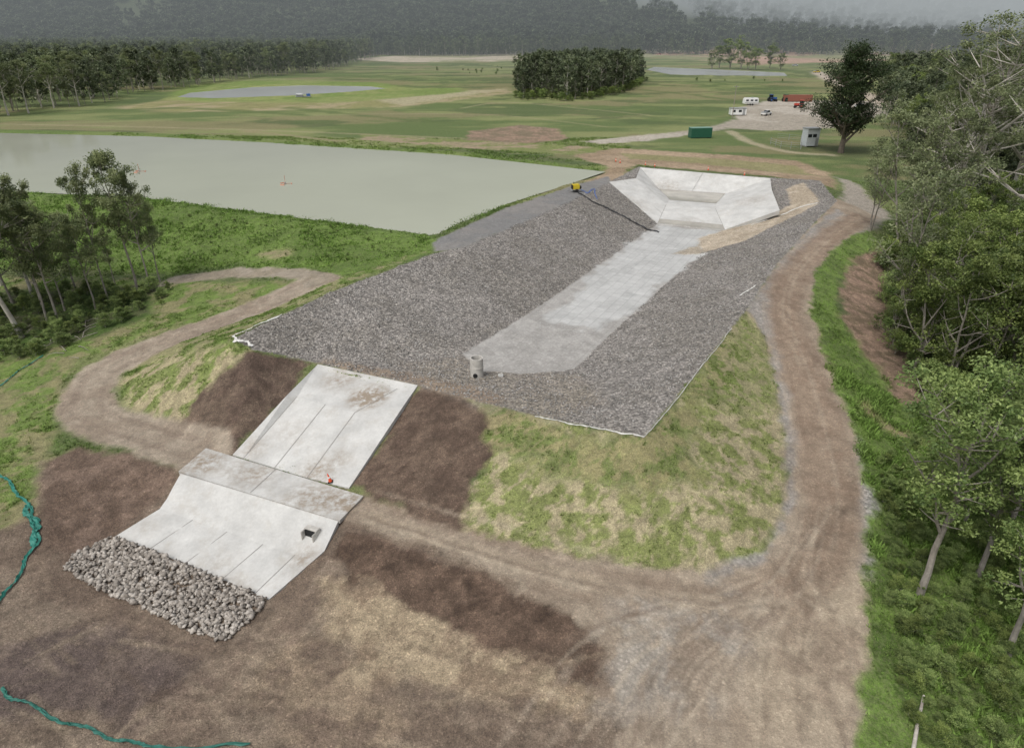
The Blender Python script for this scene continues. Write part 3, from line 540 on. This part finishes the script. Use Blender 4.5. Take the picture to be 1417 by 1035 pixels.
def tree(name,seed,tr=.16,cb=.4,spread=3.2,limbs=11,sub=3,nl=70,ls=.16,cr=.75,lean=.4,bark=None,leaf=None,elev=(.3,1.0),sides=6,flat=.6,topk=.55,multi=1,drop=0,uneven=.35):
    r=random.Random(seed);g=np.random.default_rng(seed);V_=[];F_=[];MI=[];C=[]
    def add(pa,ra,n=sides):
        v,f=tube(pa,ra,n);o=len(V_);V_.extend(v);F_.extend([tuple(i+o for i in a) for a in f]);MI.extend([0]*len(f))
    for mt in range(multi):
        pa=[];dx=r.uniform(-lean,lean)/8;dy=r.uniform(-lean,lean)/8;x=y=0
        if multi>1: a=6.28*mt/multi+r.uniform(-.4,.4);dx+=math.cos(a)*.22;dy+=math.sin(a)*.22
        for i in range(9): pa.append(Vector((x,y,9.2*i/8)));x+=dx+r.uniform(-.12,.12);y+=dy+r.uniform(-.12,.12)
        pa[0].z=-.3
        T=tr/math.sqrt(multi);add(pa,[T*(1.25 if i==0 else 1)*(1-.8*i/8) for i in range(9)],8 if sides>4 else 4)
        nlm=max(3,limbs//multi)
        for k in range(nlm):
            t=cb+(1-cb)*(k+.5*r.random())/nlm;i=min(int(t*8),7);p=pa[i].lerp(pa[i+1],t*8-i)
            az=k*2.4+r.uniform(-.9,.9)+mt;rel=(t-cb)/(1-cb);L=spread*(.55+.6*math.sin(math.pi*min(1,rel*.75+.25)))*(1-topk*rel)*r.uniform(1-uneven*1.4,1+uneven);el=r.uniform(*elev)
            b=[p.copy()];d=Vector((math.cos(az)*math.cos(el),math.sin(az)*math.cos(el),math.sin(el)));c=p.copy()
            for s in range(4): d=(d+Vector((r.uniform(-.2,.2),r.uniform(-.2,.2),.14+r.uniform(-.1,.1)))).normalized();c=c+d*L/4;b.append(c.copy())
            R=T*(1-.8*t)*.6+.014;add(b,[R*(1-.8*s/4) for s in range(5)],5 if sides>4 else 3)
            C.append((b[-1],1));C.append((b[3],.8))
            for s in range(sub):
                q0=b[r.choice([1,2,2,3,3])];a2=r.uniform(0,6.28);dd=Vector((math.cos(a2),math.sin(a2),r.uniform(.0,.8))).normalized();l2=L*r.uniform(.25,.55)
                e_=[q0,q0+dd*l2*.5+Vector((0,0,.05)),q0+dd*l2+Vector((0,0,.15))];add(e_,[R*.5,R*.33,R*.12],4 if sides>4 else 3);C.append((e_[-1],.9))
        C.append((pa[-1],1))
    if drop: C=[c for c in C if r.random()>drop]
    cs=[]; lv=[]
    for c,s in C:
        n=int(nl*s*r.uniform(.4,1.4));k=g.normal(size=(n,3));k/=np.linalg.norm(k,axis=1)[:,None];k*= (g.uniform(0,1,(n,1))**.45)*cr*s*r.uniform(.6,1.3);k[:,2]*=flat
        cs.append(k+np.array(c));lv.append(np.clip(r.uniform(.0,.85)+g.uniform(-.25,.25,n)+k[:,2]*.3,0,1))
    cs=np.concatenate(cs);lv=np.concatenate(lv);n=len(cs)
    nrm=g.normal(size=(n,3));nrm[:,2]=np.abs(nrm[:,2])+.5;nrm/=np.linalg.norm(nrm,axis=1)[:,None]
    a=np.cross(nrm,g.normal(size=(n,3)));a/=np.linalg.norm(a,axis=1)[:,None]+1e-9;b=np.cross(nrm,a);sz=g.uniform(.6,1.3,(n,1))*ls
    LV=np.stack([cs-a*sz,cs-b*sz*.5,cs+a*sz,cs+b*sz*.5],1).reshape(-1,3);o=len(V_)
    V_=[tuple(v) for v in V_]+[tuple(v) for v in LV];LF=(np.arange(n*4).reshape(-1,4)+o).tolist();F_+= [tuple(f) for f in LF];MI+=[1]*n
    me=bpy.data.meshes.new(name);me.from_pydata(V_,[],F_);me.materials.append(bark);me.materials.append(leaf);me.polygons.foreach_set('material_index',MI)
    at=me.attributes.new('lv','FLOAT','POINT');at.data.foreach_set('value',np.concatenate([np.zeros(o),np.repeat(lv,4)]).astype(np.float32));me.update();return me
GUM=[tree('gum_mesh',s,bark=BP,leaf=LGUM,cb=.4,limbs=11,sub=6,nl=120,cr=.62,ls=.095,spread=3.0,topk=.2,flat=.75,elev=(.2,1.1)) for s in (1,2,3)]
GUMS=[tree('slim_gum_mesh',s,tr=.12,bark=BG,leaf=LGUM,cb=.38,limbs=11,sub=6,nl=115,cr=.6,ls=.095,spread=2.4,topk=.15,flat=.75,elev=(.2,1.1)) for s in (11,12,13)]
BARE=[tree('sparse_gum_mesh',s,tr=.12,bark=BG,leaf=LGREY,cb=.25,limbs=18,sub=6,nl=60,cr=.62,ls=.085,spread=2.6,multi=2,topk=.3) for s in (21,22)]
BRI=[tree('bright_tree_mesh',s,tr=.15,bark=BG,leaf=LBR,cb=.33,limbs=15,sub=8,nl=135,cr=.62,ls=.075,spread=3.2,topk=.25,flat=.75) for s in (31,32,33)]
DEN=[tree('dense_tree_mesh',s,tr=.15,bark=BG,leaf=LMID,cb=.12,limbs=20,sub=5,nl=110,cr=.62,ls=.09,spread=3.0,multi=2,topk=.25,flat=.75,uneven=.5) for s in (41,42,43)]
BIGG=[tree('big_gum_mesh',s,tr=.22,bark=BP,leaf=LGREY,cb=.32,limbs=15,sub=7,nl=110,cr=.55,ls=.07,spread=3.8,topk=.2) for s in (51,52)]
FIG=tree('fig_mesh',61,tr=.3,bark=BD,leaf=LDK,cb=.10,limbs=44,sub=6,nl=110,cr=.9,ls=.11,spread=3.9,topk=.3,elev=(.0,.8),flat=.8)
LOD=[tree('far_tree_mesh',s,tr=.13,bark=bk,leaf=LFAR,cb=.12,limbs=10,sub=1,nl=24,ls=.32,cr=.95,spread=2.5,sides=4,topk=.3,flat=.8) for s,bk in ((71,BP),(72,BG),(73,BG),(76,BG))]
LOD2=[tree('hill_tree_mesh',s,tr=.16,bark=BD,leaf=LHILL,cb=.05,limbs=9,sub=0,nl=18,ls=.6,cr=1.5,spread=3.0,sides=4,topk=.3,flat=.8) for s in (74,75)]
BUSH=[tree('bush_mesh',s,tr=.15,bark=BG,leaf=l,cb=.05,limbs=14,sub=3,nl=70,ls=.30,cr=1.8,spread=5.5,elev=(.1,.9)) for s,l in ((81,LMID),(82,LBR),(83,LBR))]
def vtop(p,vt):
    d=ray(CU,vt);return CAMZ+p[1]*d[2]/d[1]-p[2]
def put(me,name,u,vb,vt,w=1,rot=None,tilt=(0,0)):
    p=G(u,vb);h=vtop(p,vt)/10*1.02;o=bpy.data.objects.new(name,me);o.location=p;o.scale=(h*w,h*w,h);o.rotation_euler=(tilt[0],tilt[1],random.uniform(0,6.28) if rot is None else rot);sc.collection.objects.link(o);return o
for i,(u,vb,vt,w,k) in enumerate([(30,467,215,.9,0),(-12,440,225,1.1,1),(80,448,285,.95,3),(66,446,300,.9,4),(132,428,305,.9,5),(190,403,215,.8,4),(208,402,245,.7,3),(222,390,290,.8,5),(45,410,265,1,1),(105,400,300,1,4),(-45,430,200,1.1,2),(2,395,215,.9,0),(150,415,240,.6,5),(-90,460,180,1.1,0),(160,395,320,.8,3),(20,430,290,1.1,4),(90,430,320,1,3),(60,425,255,.9,5)]):
    put((GUM+GUMS)[k],'gum_tree',u,vb,vt,w,rot=1.0 if i==0 else None,tilt=(0,-.16) if i==0 else (0,0))
for u,vb,vt,w,k in [(1325,335,58,1,0),(1388,310,62,1.1,1),(1455,340,60,1.1,0),(1350,270,95,1,1),(1290,330,110,.9,1),(1420,420,140,1,0)]: put(BIGG[k],'gum_tree',u,vb,vt,w)
for u,vb,vt,w,k in [(1240,350,148,1,0),(1205,318,190,1,1),(1232,470,225,.9,1),(1270,350,165,1,0)]: put(BARE[k],'sparse_gum_tree',u,vb,vt,w)
for u,vb,vt,w,k in [(1236,478,330,.8,0),(1264,520,325,1,1),(1308,545,345,1,2),(1350,550,360,1,0),(1395,565,340,1.1,1),(1440,590,330,1.1,2),(1285,450,300,1,2),(1340,440,280,1.1,0),(1400,430,260,1.1,1),(1250,400,290,.9,1),(1460,470,250,1.2,0),(1360,360,240,1.2,2),(1420,350,215,1.2,1),(1300,380,260,1,0),(1500,640,380,1.2,1),(1440,700,420,1,0),(1330,500,330,.9,1),(1380,500,300,.9,2)]: put(DEN[k],'scrub_tree',u,vb,vt,w)
for u,vb,vt,w,k in [(1272,822,548,1.05,0),(1352,800,585,1,1),(1395,905,640,.9,2),(1455,860,560,1.1,0),(1400,720,550,1,1),(1335,720,575,.9,2)]: put(BRI[k],'young_tree',u,vb,vt,w)
put(FIG,'fig_tree',1163,212,70,.9)
for u,vb,vt,w,k in [(12,160,78,1,0),(40,157,84,1,1),(75,150,82,1,2),(110,147,80,1,0)]: put(GUM[k],'gum_tree',u,vb,vt,w)
for u,vb,vt,k in [(985,96,70,2),(995,95,62,0),(1010,95,52,1),(1025,96,58,2),(1035,97,72,0),(1045,97,66,0),(1065,95,62,1),(1080,97,74,2)]: put(DEN[k],'valley_tree',u,vb,vt,1.3)
def mass(name,P,meshes,hs,seed):
    e=bpy.data.objects.new(name,None);sc.collection.objects.link(e)
    idx=rng.integers(0,len(meshes),len(P))
    for k,mh in enumerate(meshes):
        Q_=P[idx==k];n=len(Q_)
        if n==0: continue
        s=rng.uniform(hs[0],hs[1],n)/10/2;a=rng.uniform(0,6.28,n)
        cs=np.stack([np.stack([np.cos(a+j*math.pi/2),np.sin(a+j*math.pi/2),a*0],-1)*(s*1.41421)[:,None] for j in range(4)],1)+Q_[:,None,:]
        me=bpy.data.meshes.new('scatter');me.from_pydata(cs.reshape(-1,3).tolist(),[],np.arange(n*4).reshape(-1,4).tolist())
        o=bpy.data.objects.new('scatter_points',me);o.parent=e;sc.collection.objects.link(o)
        o.instance_type='FACES';o.use_instance_faces_scale=True;o.instance_faces_scale=1;o.show_instancer_for_render=False;o.show_instancer_for_viewport=False
        c=bpy.data.objects.new('tree_instance',mh);c.parent=o;sc.collection.objects.link(c)
def thin(P,cell):
    k=np.floor(P[:,:2]/cell).astype(int);_,i=np.unique(k,axis=0,return_index=True);return P[i]
wp=lambda l:[G(*q)[:2] for q in l]
n=50000;x=rng.uniform(-1250,1250,n);y=rng.uniform(930,1500,n);P=thin(np.column_stack([x,y,Hat(x,y)]),10);P=P[fbm(P[:,0],P[:,1],60,3,41)>.33]
mass('hill_forest',P,LOD2,(11,27),1)
y=rng.uniform(880,945,9000);x=rng.uniform(-1200,1300,9000);P=thin(np.column_stack([x,y,Hat(x,y)]),7);P=P[(P[:,0]<150)|(rng.uniform(size=len(P))<.25)];mass('valley_treeline',P,LOD,(8,22),1)
LFp=[G(-500,215)[:2],G(-80,172)[:2],G(0,160)[:2],G(60,152)[:2],G(120,150)[:2],G(190,128)[:2],G(250,124)[:2],G(350,108)[:2],G(420,104)[:2],G(478,93)[:2],(-160,900),(-1100,930),(-1100,400)]
mass('eucalypt_forest',thin(inpoly(LFp,15000),6.3),LOD+[GUMS[0]],(7,20),2)
mass('eucalypt_grove',thin(inpoly(wp([(712,132),(722,139),(745,135),(780,140),(815,136),(860,128),(892,112),(868,106),(820,104),(760,108),(725,118)]),900),4.3),LOD,(6,18),3)
mass('grove_edge_shrubs',thin(inpoly(wp([(708,134),(722,141),(745,137),(780,142),(820,138),(866,129),(896,113),(880,108),(850,126),(780,134)]),200),2.5),BUSH,(1.5,4),3)
mass('roadside_forest',thin(inpoly(wp([(1205,140),(1240,215),(1330,300),(1500,330),(1800,300),(1700,130),(1400,100),(1230,105)]),3000,2),6.0),LOD+[GUM[1],DEN[2]],(8,16),4)
mass('meadow_shrubs',thin(inpoly(wp([(560,95),(720,92),(900,112),(1120,108),(1100,118),(900,124)]),34),4),BUSH,(.8,2.2),5)
mass('undergrowth',thin(inpoly(wp([(1215,640),(1290,600),(1500,640),(1560,1040),(1260,1040),(1225,820)]),1200),.9),BUSH,(.3,1.3),6)
mass('understorey_shrubs',thin(inpoly(wp([(-60,420),(60,405),(235,395),(230,420),(120,470),(30,500),(-60,500)]),300),1.5),BUSH,(.5,1.9),7)
mass('scrub',thin(inpoly(wp([(1225,335),(1500,270),(1600,420),(1560,640),(1420,620),(1290,560),(1220,480)]),700),2.2),BUSH,(1.2,3.8),8)
mass('bank_weeds',thin(inpoly(wp([(-100,268),(580,322),(590,340),(460,365),(330,362),(120,370),(-100,345)]),240),1.5),[BUSH[0],BUSH[1]],(.15,.45),9)
# ------------------------------------------------------------ ribbons (fabric)
def ribbon(name,px,wid,col,seed,zj=.25,steps=14,edge_noise=.4,up=.05,rough=.6):
    r=random.Random(seed);P=[G(*q) for q in px];V_=[];F_=[]
    L=[]
    for i in range(len(P)-1):
        for k in range(steps): L.append(P[i]+(P[i+1]-P[i])*k/steps)
    L.append(P[-1]);
    for i,p in enumerate(L):
        d=L[min(i+1,len(L)-1)]-L[max(i-1,0)];s=np.array([-d[1],d[0],0]);s/=np.linalg.norm(s)+1e-9;o=r.uniform(-1,1)*wid*edge_noise*.5+math.sin(i*.35+seed)*wid*.6*(edge_noise>.3)
        for k in range(4):
            x=p+s*((k/3-.5)*wid*(1+r.uniform(-.5,.5)*edge_noise)+o);V_.append((x[0],x[1],float(Hat(x[0],x[1]))+up+r.uniform(0,zj)))
    for i in range(len(L)-1):
        for k in range(3): F_.append((i*4+k,i*4+k+1,i*4+k+5,i*4+k+4))
    return addmesh(name,V_,F_,simple(name+'_cloth',col,rough,0,.25,2))
TEAL=(.02,.17,.13)
ribbon('silt_fence',[(-30,640),(0,658),(25,682),(45,710),(52,750),(30,790),(0,835),(-30,860)],.22,TEAL,1,.15)
ribbon('silt_fence',[(36,700),(46,722),(53,756)],.4,TEAL,21,.2)
ribbon('silt_fence',[(0,955),(30,972),(90,1000),(150,1020),(200,1034),(345,1033)],.2,(.015,.12,.09),2,.12)
ribbon('silt_fence',[(0,535),(25,515),(60,492)],.15,TEAL,3,.1)
WH=(.66,.65,.61)
ribbon('geotextile_edge',[(326,472),(324,465),(345,457),(390,436)],.2,WH,4,.1)
ribbon('geotextile_edge',[(325,470),(350,480)],.4,WH,5,.1)
ribbon('geotextile_edge',[(740,577),(790,587),(850,598),(890,606)],.10,(.58,.57,.53),6,.05)
ribbon('geotextile_edge',[(890,606),(915,580),(960,522),(1000,472),(1012,455)],.07,(.50,.49,.45),16,.05)
ribbon('geotextile_edge',[(1025,410),(1045,395)],.2,WH,7,.05)
ribbon('geotextile_edge',[(1040,312),(1100,290),(1130,281)],.3,WH,8,.05)
ribbon('floating_boom',[(800,268),(820,280),(850,294),(880,310),(912,322)],.4,(.02,.02,.022),10,.2,10,.3)
ribbon('layflat_hose',[(800,262),(812,268),(822,262),(826,276)],.18,(.05,.12,.35),11,.05)
ribbon('geotextile_scrap',[(178,830),(188,838)],.2,WH,12,.15,5)
# ------------------------------------------------------------ riser pipe
e=empty('concrete_riser_pipe',Vector(G(660,520)))
def ring(par,name,r,ri,h,z,mat):
    n=40;V_=[];F_=[]
    for rr,zz in ((r,0),(r,h),(ri,h),(ri,.1)):
        for k in range(n): V_.append((rr*math.cos(6.2832*k/n),rr*math.sin(6.2832*k/n),zz+z))
    for a in range(3):
        for k in range(n): F_.append((a*n+k,a*n+(k+1)%n,(a+1)*n+(k+1)%n,(a+1)*n+k))
    return addmesh(name,V_,F_,mat,parent=par,smooth=False)
ring(e,'pipe_wall',.62,.5,2.0,-.1,CG);ring(e,'pipe_joint',.65,.6,.07,.95,CG);cy(e,'pipe_inside_shade',(0,0,1.2),.5,.02,DARK);cy(e,'outlet_hole_shade',(-.12,-.6,.3),.22,.12,DARK,(math.pi/2,0,0))  # black discs stand in for shade down the pipe and in its outlet
p=G(693,521);e=empty('concrete_block',p,.3);bx(e,'block',(0,0,.12),(.45,.3,.28),simple('white_block',(.6,.6,.58)));bx(e,'cap',(0,0,.3),(.3,.2,.08),CG)
OR=simple('orange_plastic',(.75,.10,.03),.5);WHT=simple('white_paint',(.72,.72,.70),.4,0,.06);GLS=simple('dark_glass',(.02,.025,.03),.1);RUB=simple('tyre_rubber',(.02,.02,.02),.9);GRN=simple('green_paint',(.02,.10,.06),.5);RED=simple('red_paint',(.42,.05,.03),.5);BRN=simple('rust_red_paint',(.24,.09,.06),.7);BLU=simple('blue_paint',(.03,.10,.30),.4);GRY=simple('grey_steel',(.35,.36,.36),.45,.3);YEL=simple('yellow_paint',(.65,.50,.03),.5)
def cone(p):
    e=empty('traffic_cone',p,.2);bx(e,'base',(0,0,.03),(.42,.42,.06),RUB);cy(e,'cone',(0,0,.42),.15,.75,OR,r2=.03);cy(e,'reflective_band',(0,0,.45),.115,.12,WHT,r2=.095);return e
q_=Vector(G(458,669));q_.z=max(q_.z,.12);c_=cone(q_);c_.rotation_euler=(0,-.22,0)
for u,v in [(906,231),(893,229),(852,224),(858,226),(980,236),(1030,243)]: cone(Vector(G(u,v)))
e=empty('trailer_pump',Vector(G(797,266)),.4);bx(e,'chassis',(0,0,.45),(2.0,.9,.12),GRY);bx(e,'engine_cover',(-.1,0,.95),(1.3,.8,.85),YEL,bev=.08);bx(e,'radiator',(-.78,0,.95),(.1,.7,.7),RUB);cy(e,'pump_volute',(.75,0,.75),.32,.3,RUB,(0,math.pi/2,0));cy(e,'exhaust',(-.4,.2,1.55),.05,.4,RUB)
for s in(-1,1): cy(e,'wheel',(-.1,s*.55,.3),.3,.18,RUB,(math.pi/2,0,0))
bx(e,'drawbar',(-1.3,0,.4),(.9,.08,.08),GRY)
OR2=simple('faded_orange',(.50,.20,.12),.6)
for u,v in [(395,255),(193,238)]:
    p=W(u,v,6.0);e=empty('pond_aerator',p,.3)
    for k in range(3): a=k*2.094;cy(e,'float',(math.cos(a)*1.1,math.sin(a)*1.1,.04),.09,.8,OR2,(math.pi/2,0,a));bx(e,'arm',(math.cos(a)*.6,math.sin(a)*.6,.1),(1.1,.05,.05),OR2,(0,0,a),.01)
    cy(e,'mast',(0,0,.8),.035,1.6,OR2);bx(e,'paddle_motor',(0,0,.2),(.3,.3,.2),GRY)
# ------------------------------------------------------------ site compound
def container(name,u,v,L,Hc,mat,rot,roof=None):
    e=empty(name,Vector(G(u,v)),rot);bx(e,'body',(0,0,Hc/2+.15),(L,2.4,Hc),mat,bev=.03)
    for k in range(int(L/.4)): 
        for s in(-1,1): bx(e,'corrugation',(-L/2+.3+k*.4,s*1.215,Hc/2+.15),(.16,.05,Hc*.86),mat,bev=.01)
    bx(e,'roof',(0,0,Hc+.2),(L+.05,2.45,.1),roof or mat);bx(e,'door',(L/2+.02,0,Hc/2+.15),(.05,2.1,Hc*.88),GRY);
    for s in (-1,1): bx(e,'skid',(0,s*1.0,.07),(L*.98,.15,.16),RUB)
    return e
container('green_shipping_container',968,191,6.0,2.5,GRN,.15,simple('pale_green_roof',(.16,.28,.23)))
container('red_shipping_container',1103,141,12,2.5,BRN,-.05)
def hut(name,u,v,L,Wd,Hc,rot,mat=WHT):
    e=empty(name,Vector(G(u,v)),rot);bx(e,'walls',(0,0,Hc/2+.3),(L,Wd,Hc),mat);bx(e,'roof',(0,0,Hc+.37),(L+.4,Wd+.4,.14),GRY)
    for x in (-.3,.1): bx(e,'window',(x*L,-Wd/2-.02,Hc*.6+.3),(1.1,.05,.8),GLS)
    bx(e,'door',(.34*L,-Wd/2-.02,1.3),(.85,.06,2.0),GRY)
    for x in(-.4,.4): bx(e,'pier',(x*L,0,.14),(.3,Wd*.8,.32),CG)
    return e
hut('site_office',1020,160,5.5,2.5,2.1,.0);hut('farm_building',1398,196,9,5,3,.2)
hut('portable_shed',1119,203,3.4,2.6,4.2,.2,simple('pale_steel',(.50,.53,.54),.5))
e=empty('caravan',Vector(G(1038,146)),.1);bx(e,'body',(0,0,1.7),(6.2,2.4,2.3),WHT,bev=.25,taper=(.94,.95));bx(e,'roof_unit',(.5,0,2.95),(1,.8,.25),GRY)
for x in(-1.9,0,1.8): bx(e,'window',(x,-1.2,1.95),(1.1,.06,.6),GLS)
bx(e,'stripe',(0,-1.2,1.2),(5.9,.05,.2),GRY,bev=0)
for x in(-.5,.5):
    for s in (-1,1): cy(e,'wheel',(x,s*1.1,.35),.35,.22,RUB,(math.pi/2,0,0))
bx(e,'drawbar',(3.7,0,.5),(1.5,.1,.1),GRY)
def tractor(u,v,mat,rot):
    e=empty('tractor',Vector(G(u,v)),rot);bx(e,'hood',(1.1,0,1.35),(2.0,.85,.8),mat,bev=.1);bx(e,'chassis',(.4,0,.85),(3.2,.5,.4),RUB);bx(e,'cab',(-.6,0,2.1),(1.4,1.5,1.4),GLS,bev=.06,taper=(.85,.9));bx(e,'cab_roof',(-.6,0,2.87),(1.5,1.6,.14),mat)
    for s in(-1,1):
        cy(e,'rear_wheel',(-.9,s*.95,.8),.8,.5,RUB,(math.pi/2,0,0));cy(e,'rear_hub',(-.9,s*1.22,.8),.35,.05,mat,(math.pi/2,0,0));cy(e,'front_wheel',(1.6,s*.8,.5),.5,.35,RUB,(math.pi/2,0,0));bx(e,'mudguard',(-.9,s*.95,1.68),(1.3,.5,.08),mat)
    cy(e,'exhaust',(1.2,.3,2.1),.05,.9,RUB)
tractor(1068,141,BLU,.2);tractor(1106,150,RED,2.6);tractor(1088,141,GRN,.4)
def ute(u,v,mat,rot):
    e=empty('utility_truck',Vector(G(u,v)),rot);bx(e,'body',(0,0,.75),(5,1.85,.6),mat,bev=.12);bx(e,'cabin',(.3,0,1.35),(2.1,1.7,.7),GLS,bev=.1,taper=(.72,.88));bx(e,'cabin_roof',(.3,0,1.72),(1.45,1.45,.06),mat);bx(e,'tray',(-1.6,0,1.15),(1.9,1.9,.25),GRY)
    for x in(-1.6,1.6):
        for s in(-1,1): cy(e,'wheel',(x,s*.88,.38),.38,.25,RUB,(math.pi/2,0,0))
ute(1160,150,WHT,1.0);ute(1190,150,WHT,.4);ute(1130,101,YEL,.3);ute(1100,92,WHT,.2);ute(912,76,RED,.1);ute(1215,100,WHT,.2);ute(1060,160,WHT,.8)
e=empty('irrigation_pump',Vector(G(420,135)),.1);bx(e,'skid',(0,0,.4),(7,1.6,.3),GRY);cy(e,'tank',(-1.6,0,1.1),.6,3,GRY,(0,math.pi/2,0));bx(e,'motor',(2.3,0,1),(1.6,1.2,1.0),BLU)
V0=[G(*q_) for q_ in [(1066,200),(1080,205),(1108,207),(1108,196),(1075,193)]];e=empty('wire_fence',V0[0])
for i in range(4):
    a,b=Vector(V0[i]),Vector(V0[i+1]);n=max(2,int((b-a).length/2.5))
    for k in range(n): pp=a.lerp(b,k/n)-Vector(V0[0]);cy(e,'post',pp+Vector((0,0,.8)),.06,1.7,GRY,seg=8)
    for hh in (.5,1.0,1.5):
        d=b-a;bx(e,'rail',(a+b)/2-Vector(V0[0])+Vector((0,0,hh)),(d.length,.04,.04),GRY,(0,-math.atan2(d.z,d.xy.length),math.atan2(d.y,d.x)),0)
for u,v,vt in [(1013,165,118),(1303,200,120)]:
    p=Vector(G(u,v));h=vtop(p,vt);e=empty('power_pole',p);cy(e,'pole',(0,0,h/2),.14,h,simple('timber_pole',(.28,.24,.20),.9),r2=.09,seg=10);bx(e,'crossarm',(0,0,h-.5),(1.8,.1,.12),GRY)
a,b=G(1262,1045),G(1276,968);V_,F_=tube([a+[0,0,.12],(a+b)/2+[0,.05,.2],b+[0,0,.35]],[.11,.1,.07],8);addmesh('fallen_log',V_,F_,BP,smooth=True)
V_=[];F_=[]
for k in range(34):
    u=random.uniform(0,140);v=random.uniform(440,500);a=G(u,v);an=random.uniform(0,6.28);L=random.uniform(.8,3);b=a+np.array([math.cos(an)*L,math.sin(an)*L,0]);b[2]=Hat(b[0],b[1])+.2
    v_,f_=tube([a+[0,0,.1],(a+b)/2+[0,0,.2],b],[.05,.04,.02],5);o=len(V_);V_+=v_;F_+=[tuple(i+o for i in t) for t in f_]
addmesh('fallen_branches',V_,F_,BG)
# ------------------------------------------------------------ humid air: absorbing volumes, own emission stands in for scattered daylight
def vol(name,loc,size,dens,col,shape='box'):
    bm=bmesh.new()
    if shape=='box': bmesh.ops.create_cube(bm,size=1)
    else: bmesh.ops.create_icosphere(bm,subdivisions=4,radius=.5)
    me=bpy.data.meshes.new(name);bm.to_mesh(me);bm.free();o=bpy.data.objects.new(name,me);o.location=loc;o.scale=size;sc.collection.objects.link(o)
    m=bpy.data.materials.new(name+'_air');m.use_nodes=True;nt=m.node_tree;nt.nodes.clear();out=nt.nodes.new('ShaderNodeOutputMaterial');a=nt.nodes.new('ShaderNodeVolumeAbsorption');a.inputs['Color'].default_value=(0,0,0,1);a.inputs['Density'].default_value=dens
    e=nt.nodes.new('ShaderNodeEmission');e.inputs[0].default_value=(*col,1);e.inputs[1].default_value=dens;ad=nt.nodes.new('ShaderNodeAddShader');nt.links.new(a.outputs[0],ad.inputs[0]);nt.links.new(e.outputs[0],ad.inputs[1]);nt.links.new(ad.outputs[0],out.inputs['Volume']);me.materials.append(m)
vol('emissive_haze',(0,2230,75),(4600,3640,190),.0006,(.31,.34,.35))
vol('emissive_mist',(900,1260,75),(1500,740,190),.011,(.40,.43,.44),'s')
# ------------------------------------------------------------ light & camera
w=bpy.data.worlds.new("World");sc.world=w;w.use_nodes=True;nt=w.node_tree;bg=nt.nodes['Background'];sk=nt.nodes.new('ShaderNodeTexSky');sk.sky_type='NISHITA';sk.sun_disc=False
EL,AZ=math.radians(58),math.radians(-140)
sk.sun_elevation=EL;sk.sun_rotation=AZ;sk.dust_density=4;sk.air_density=1
hs=nt.nodes.new('ShaderNodeHueSaturation');hs.inputs['Saturation'].default_value=.3;nt.links.new(sk.outputs[0],hs.inputs['Color']);nt.links.new(hs.outputs[0],bg.inputs[0]);bg.inputs[1].default_value=.15
sl=bpy.data.lights.new('sun','SUN');sl.energy=1.5;sl.angle=math.radians(25);sl.color=(1,.97,.93);so=bpy.data.objects.new('sun',sl);sc.collection.objects.link(so)
sd=Vector((math.sin(AZ)*math.cos(EL),math.cos(AZ)*math.cos(EL),math.sin(EL)));so.rotation_euler=sd.to_track_quat('Z','Y').to_euler()
cd=bpy.data.cameras.new('camera');cd.sensor_width=36;cd.lens=36*F/1417;cd.clip_end=12000;cd.clip_start=.5
co=bpy.data.objects.new('camera',cd);co.location=(0,0,CAMZ);co.rotation_euler=(math.pi/2-PITCH,0,0);sc.collection.objects.link(co);sc.camera=co
sc.view_settings.view_transform='Standard';sc.view_settings.look='None';sc.view_settings.exposure=0
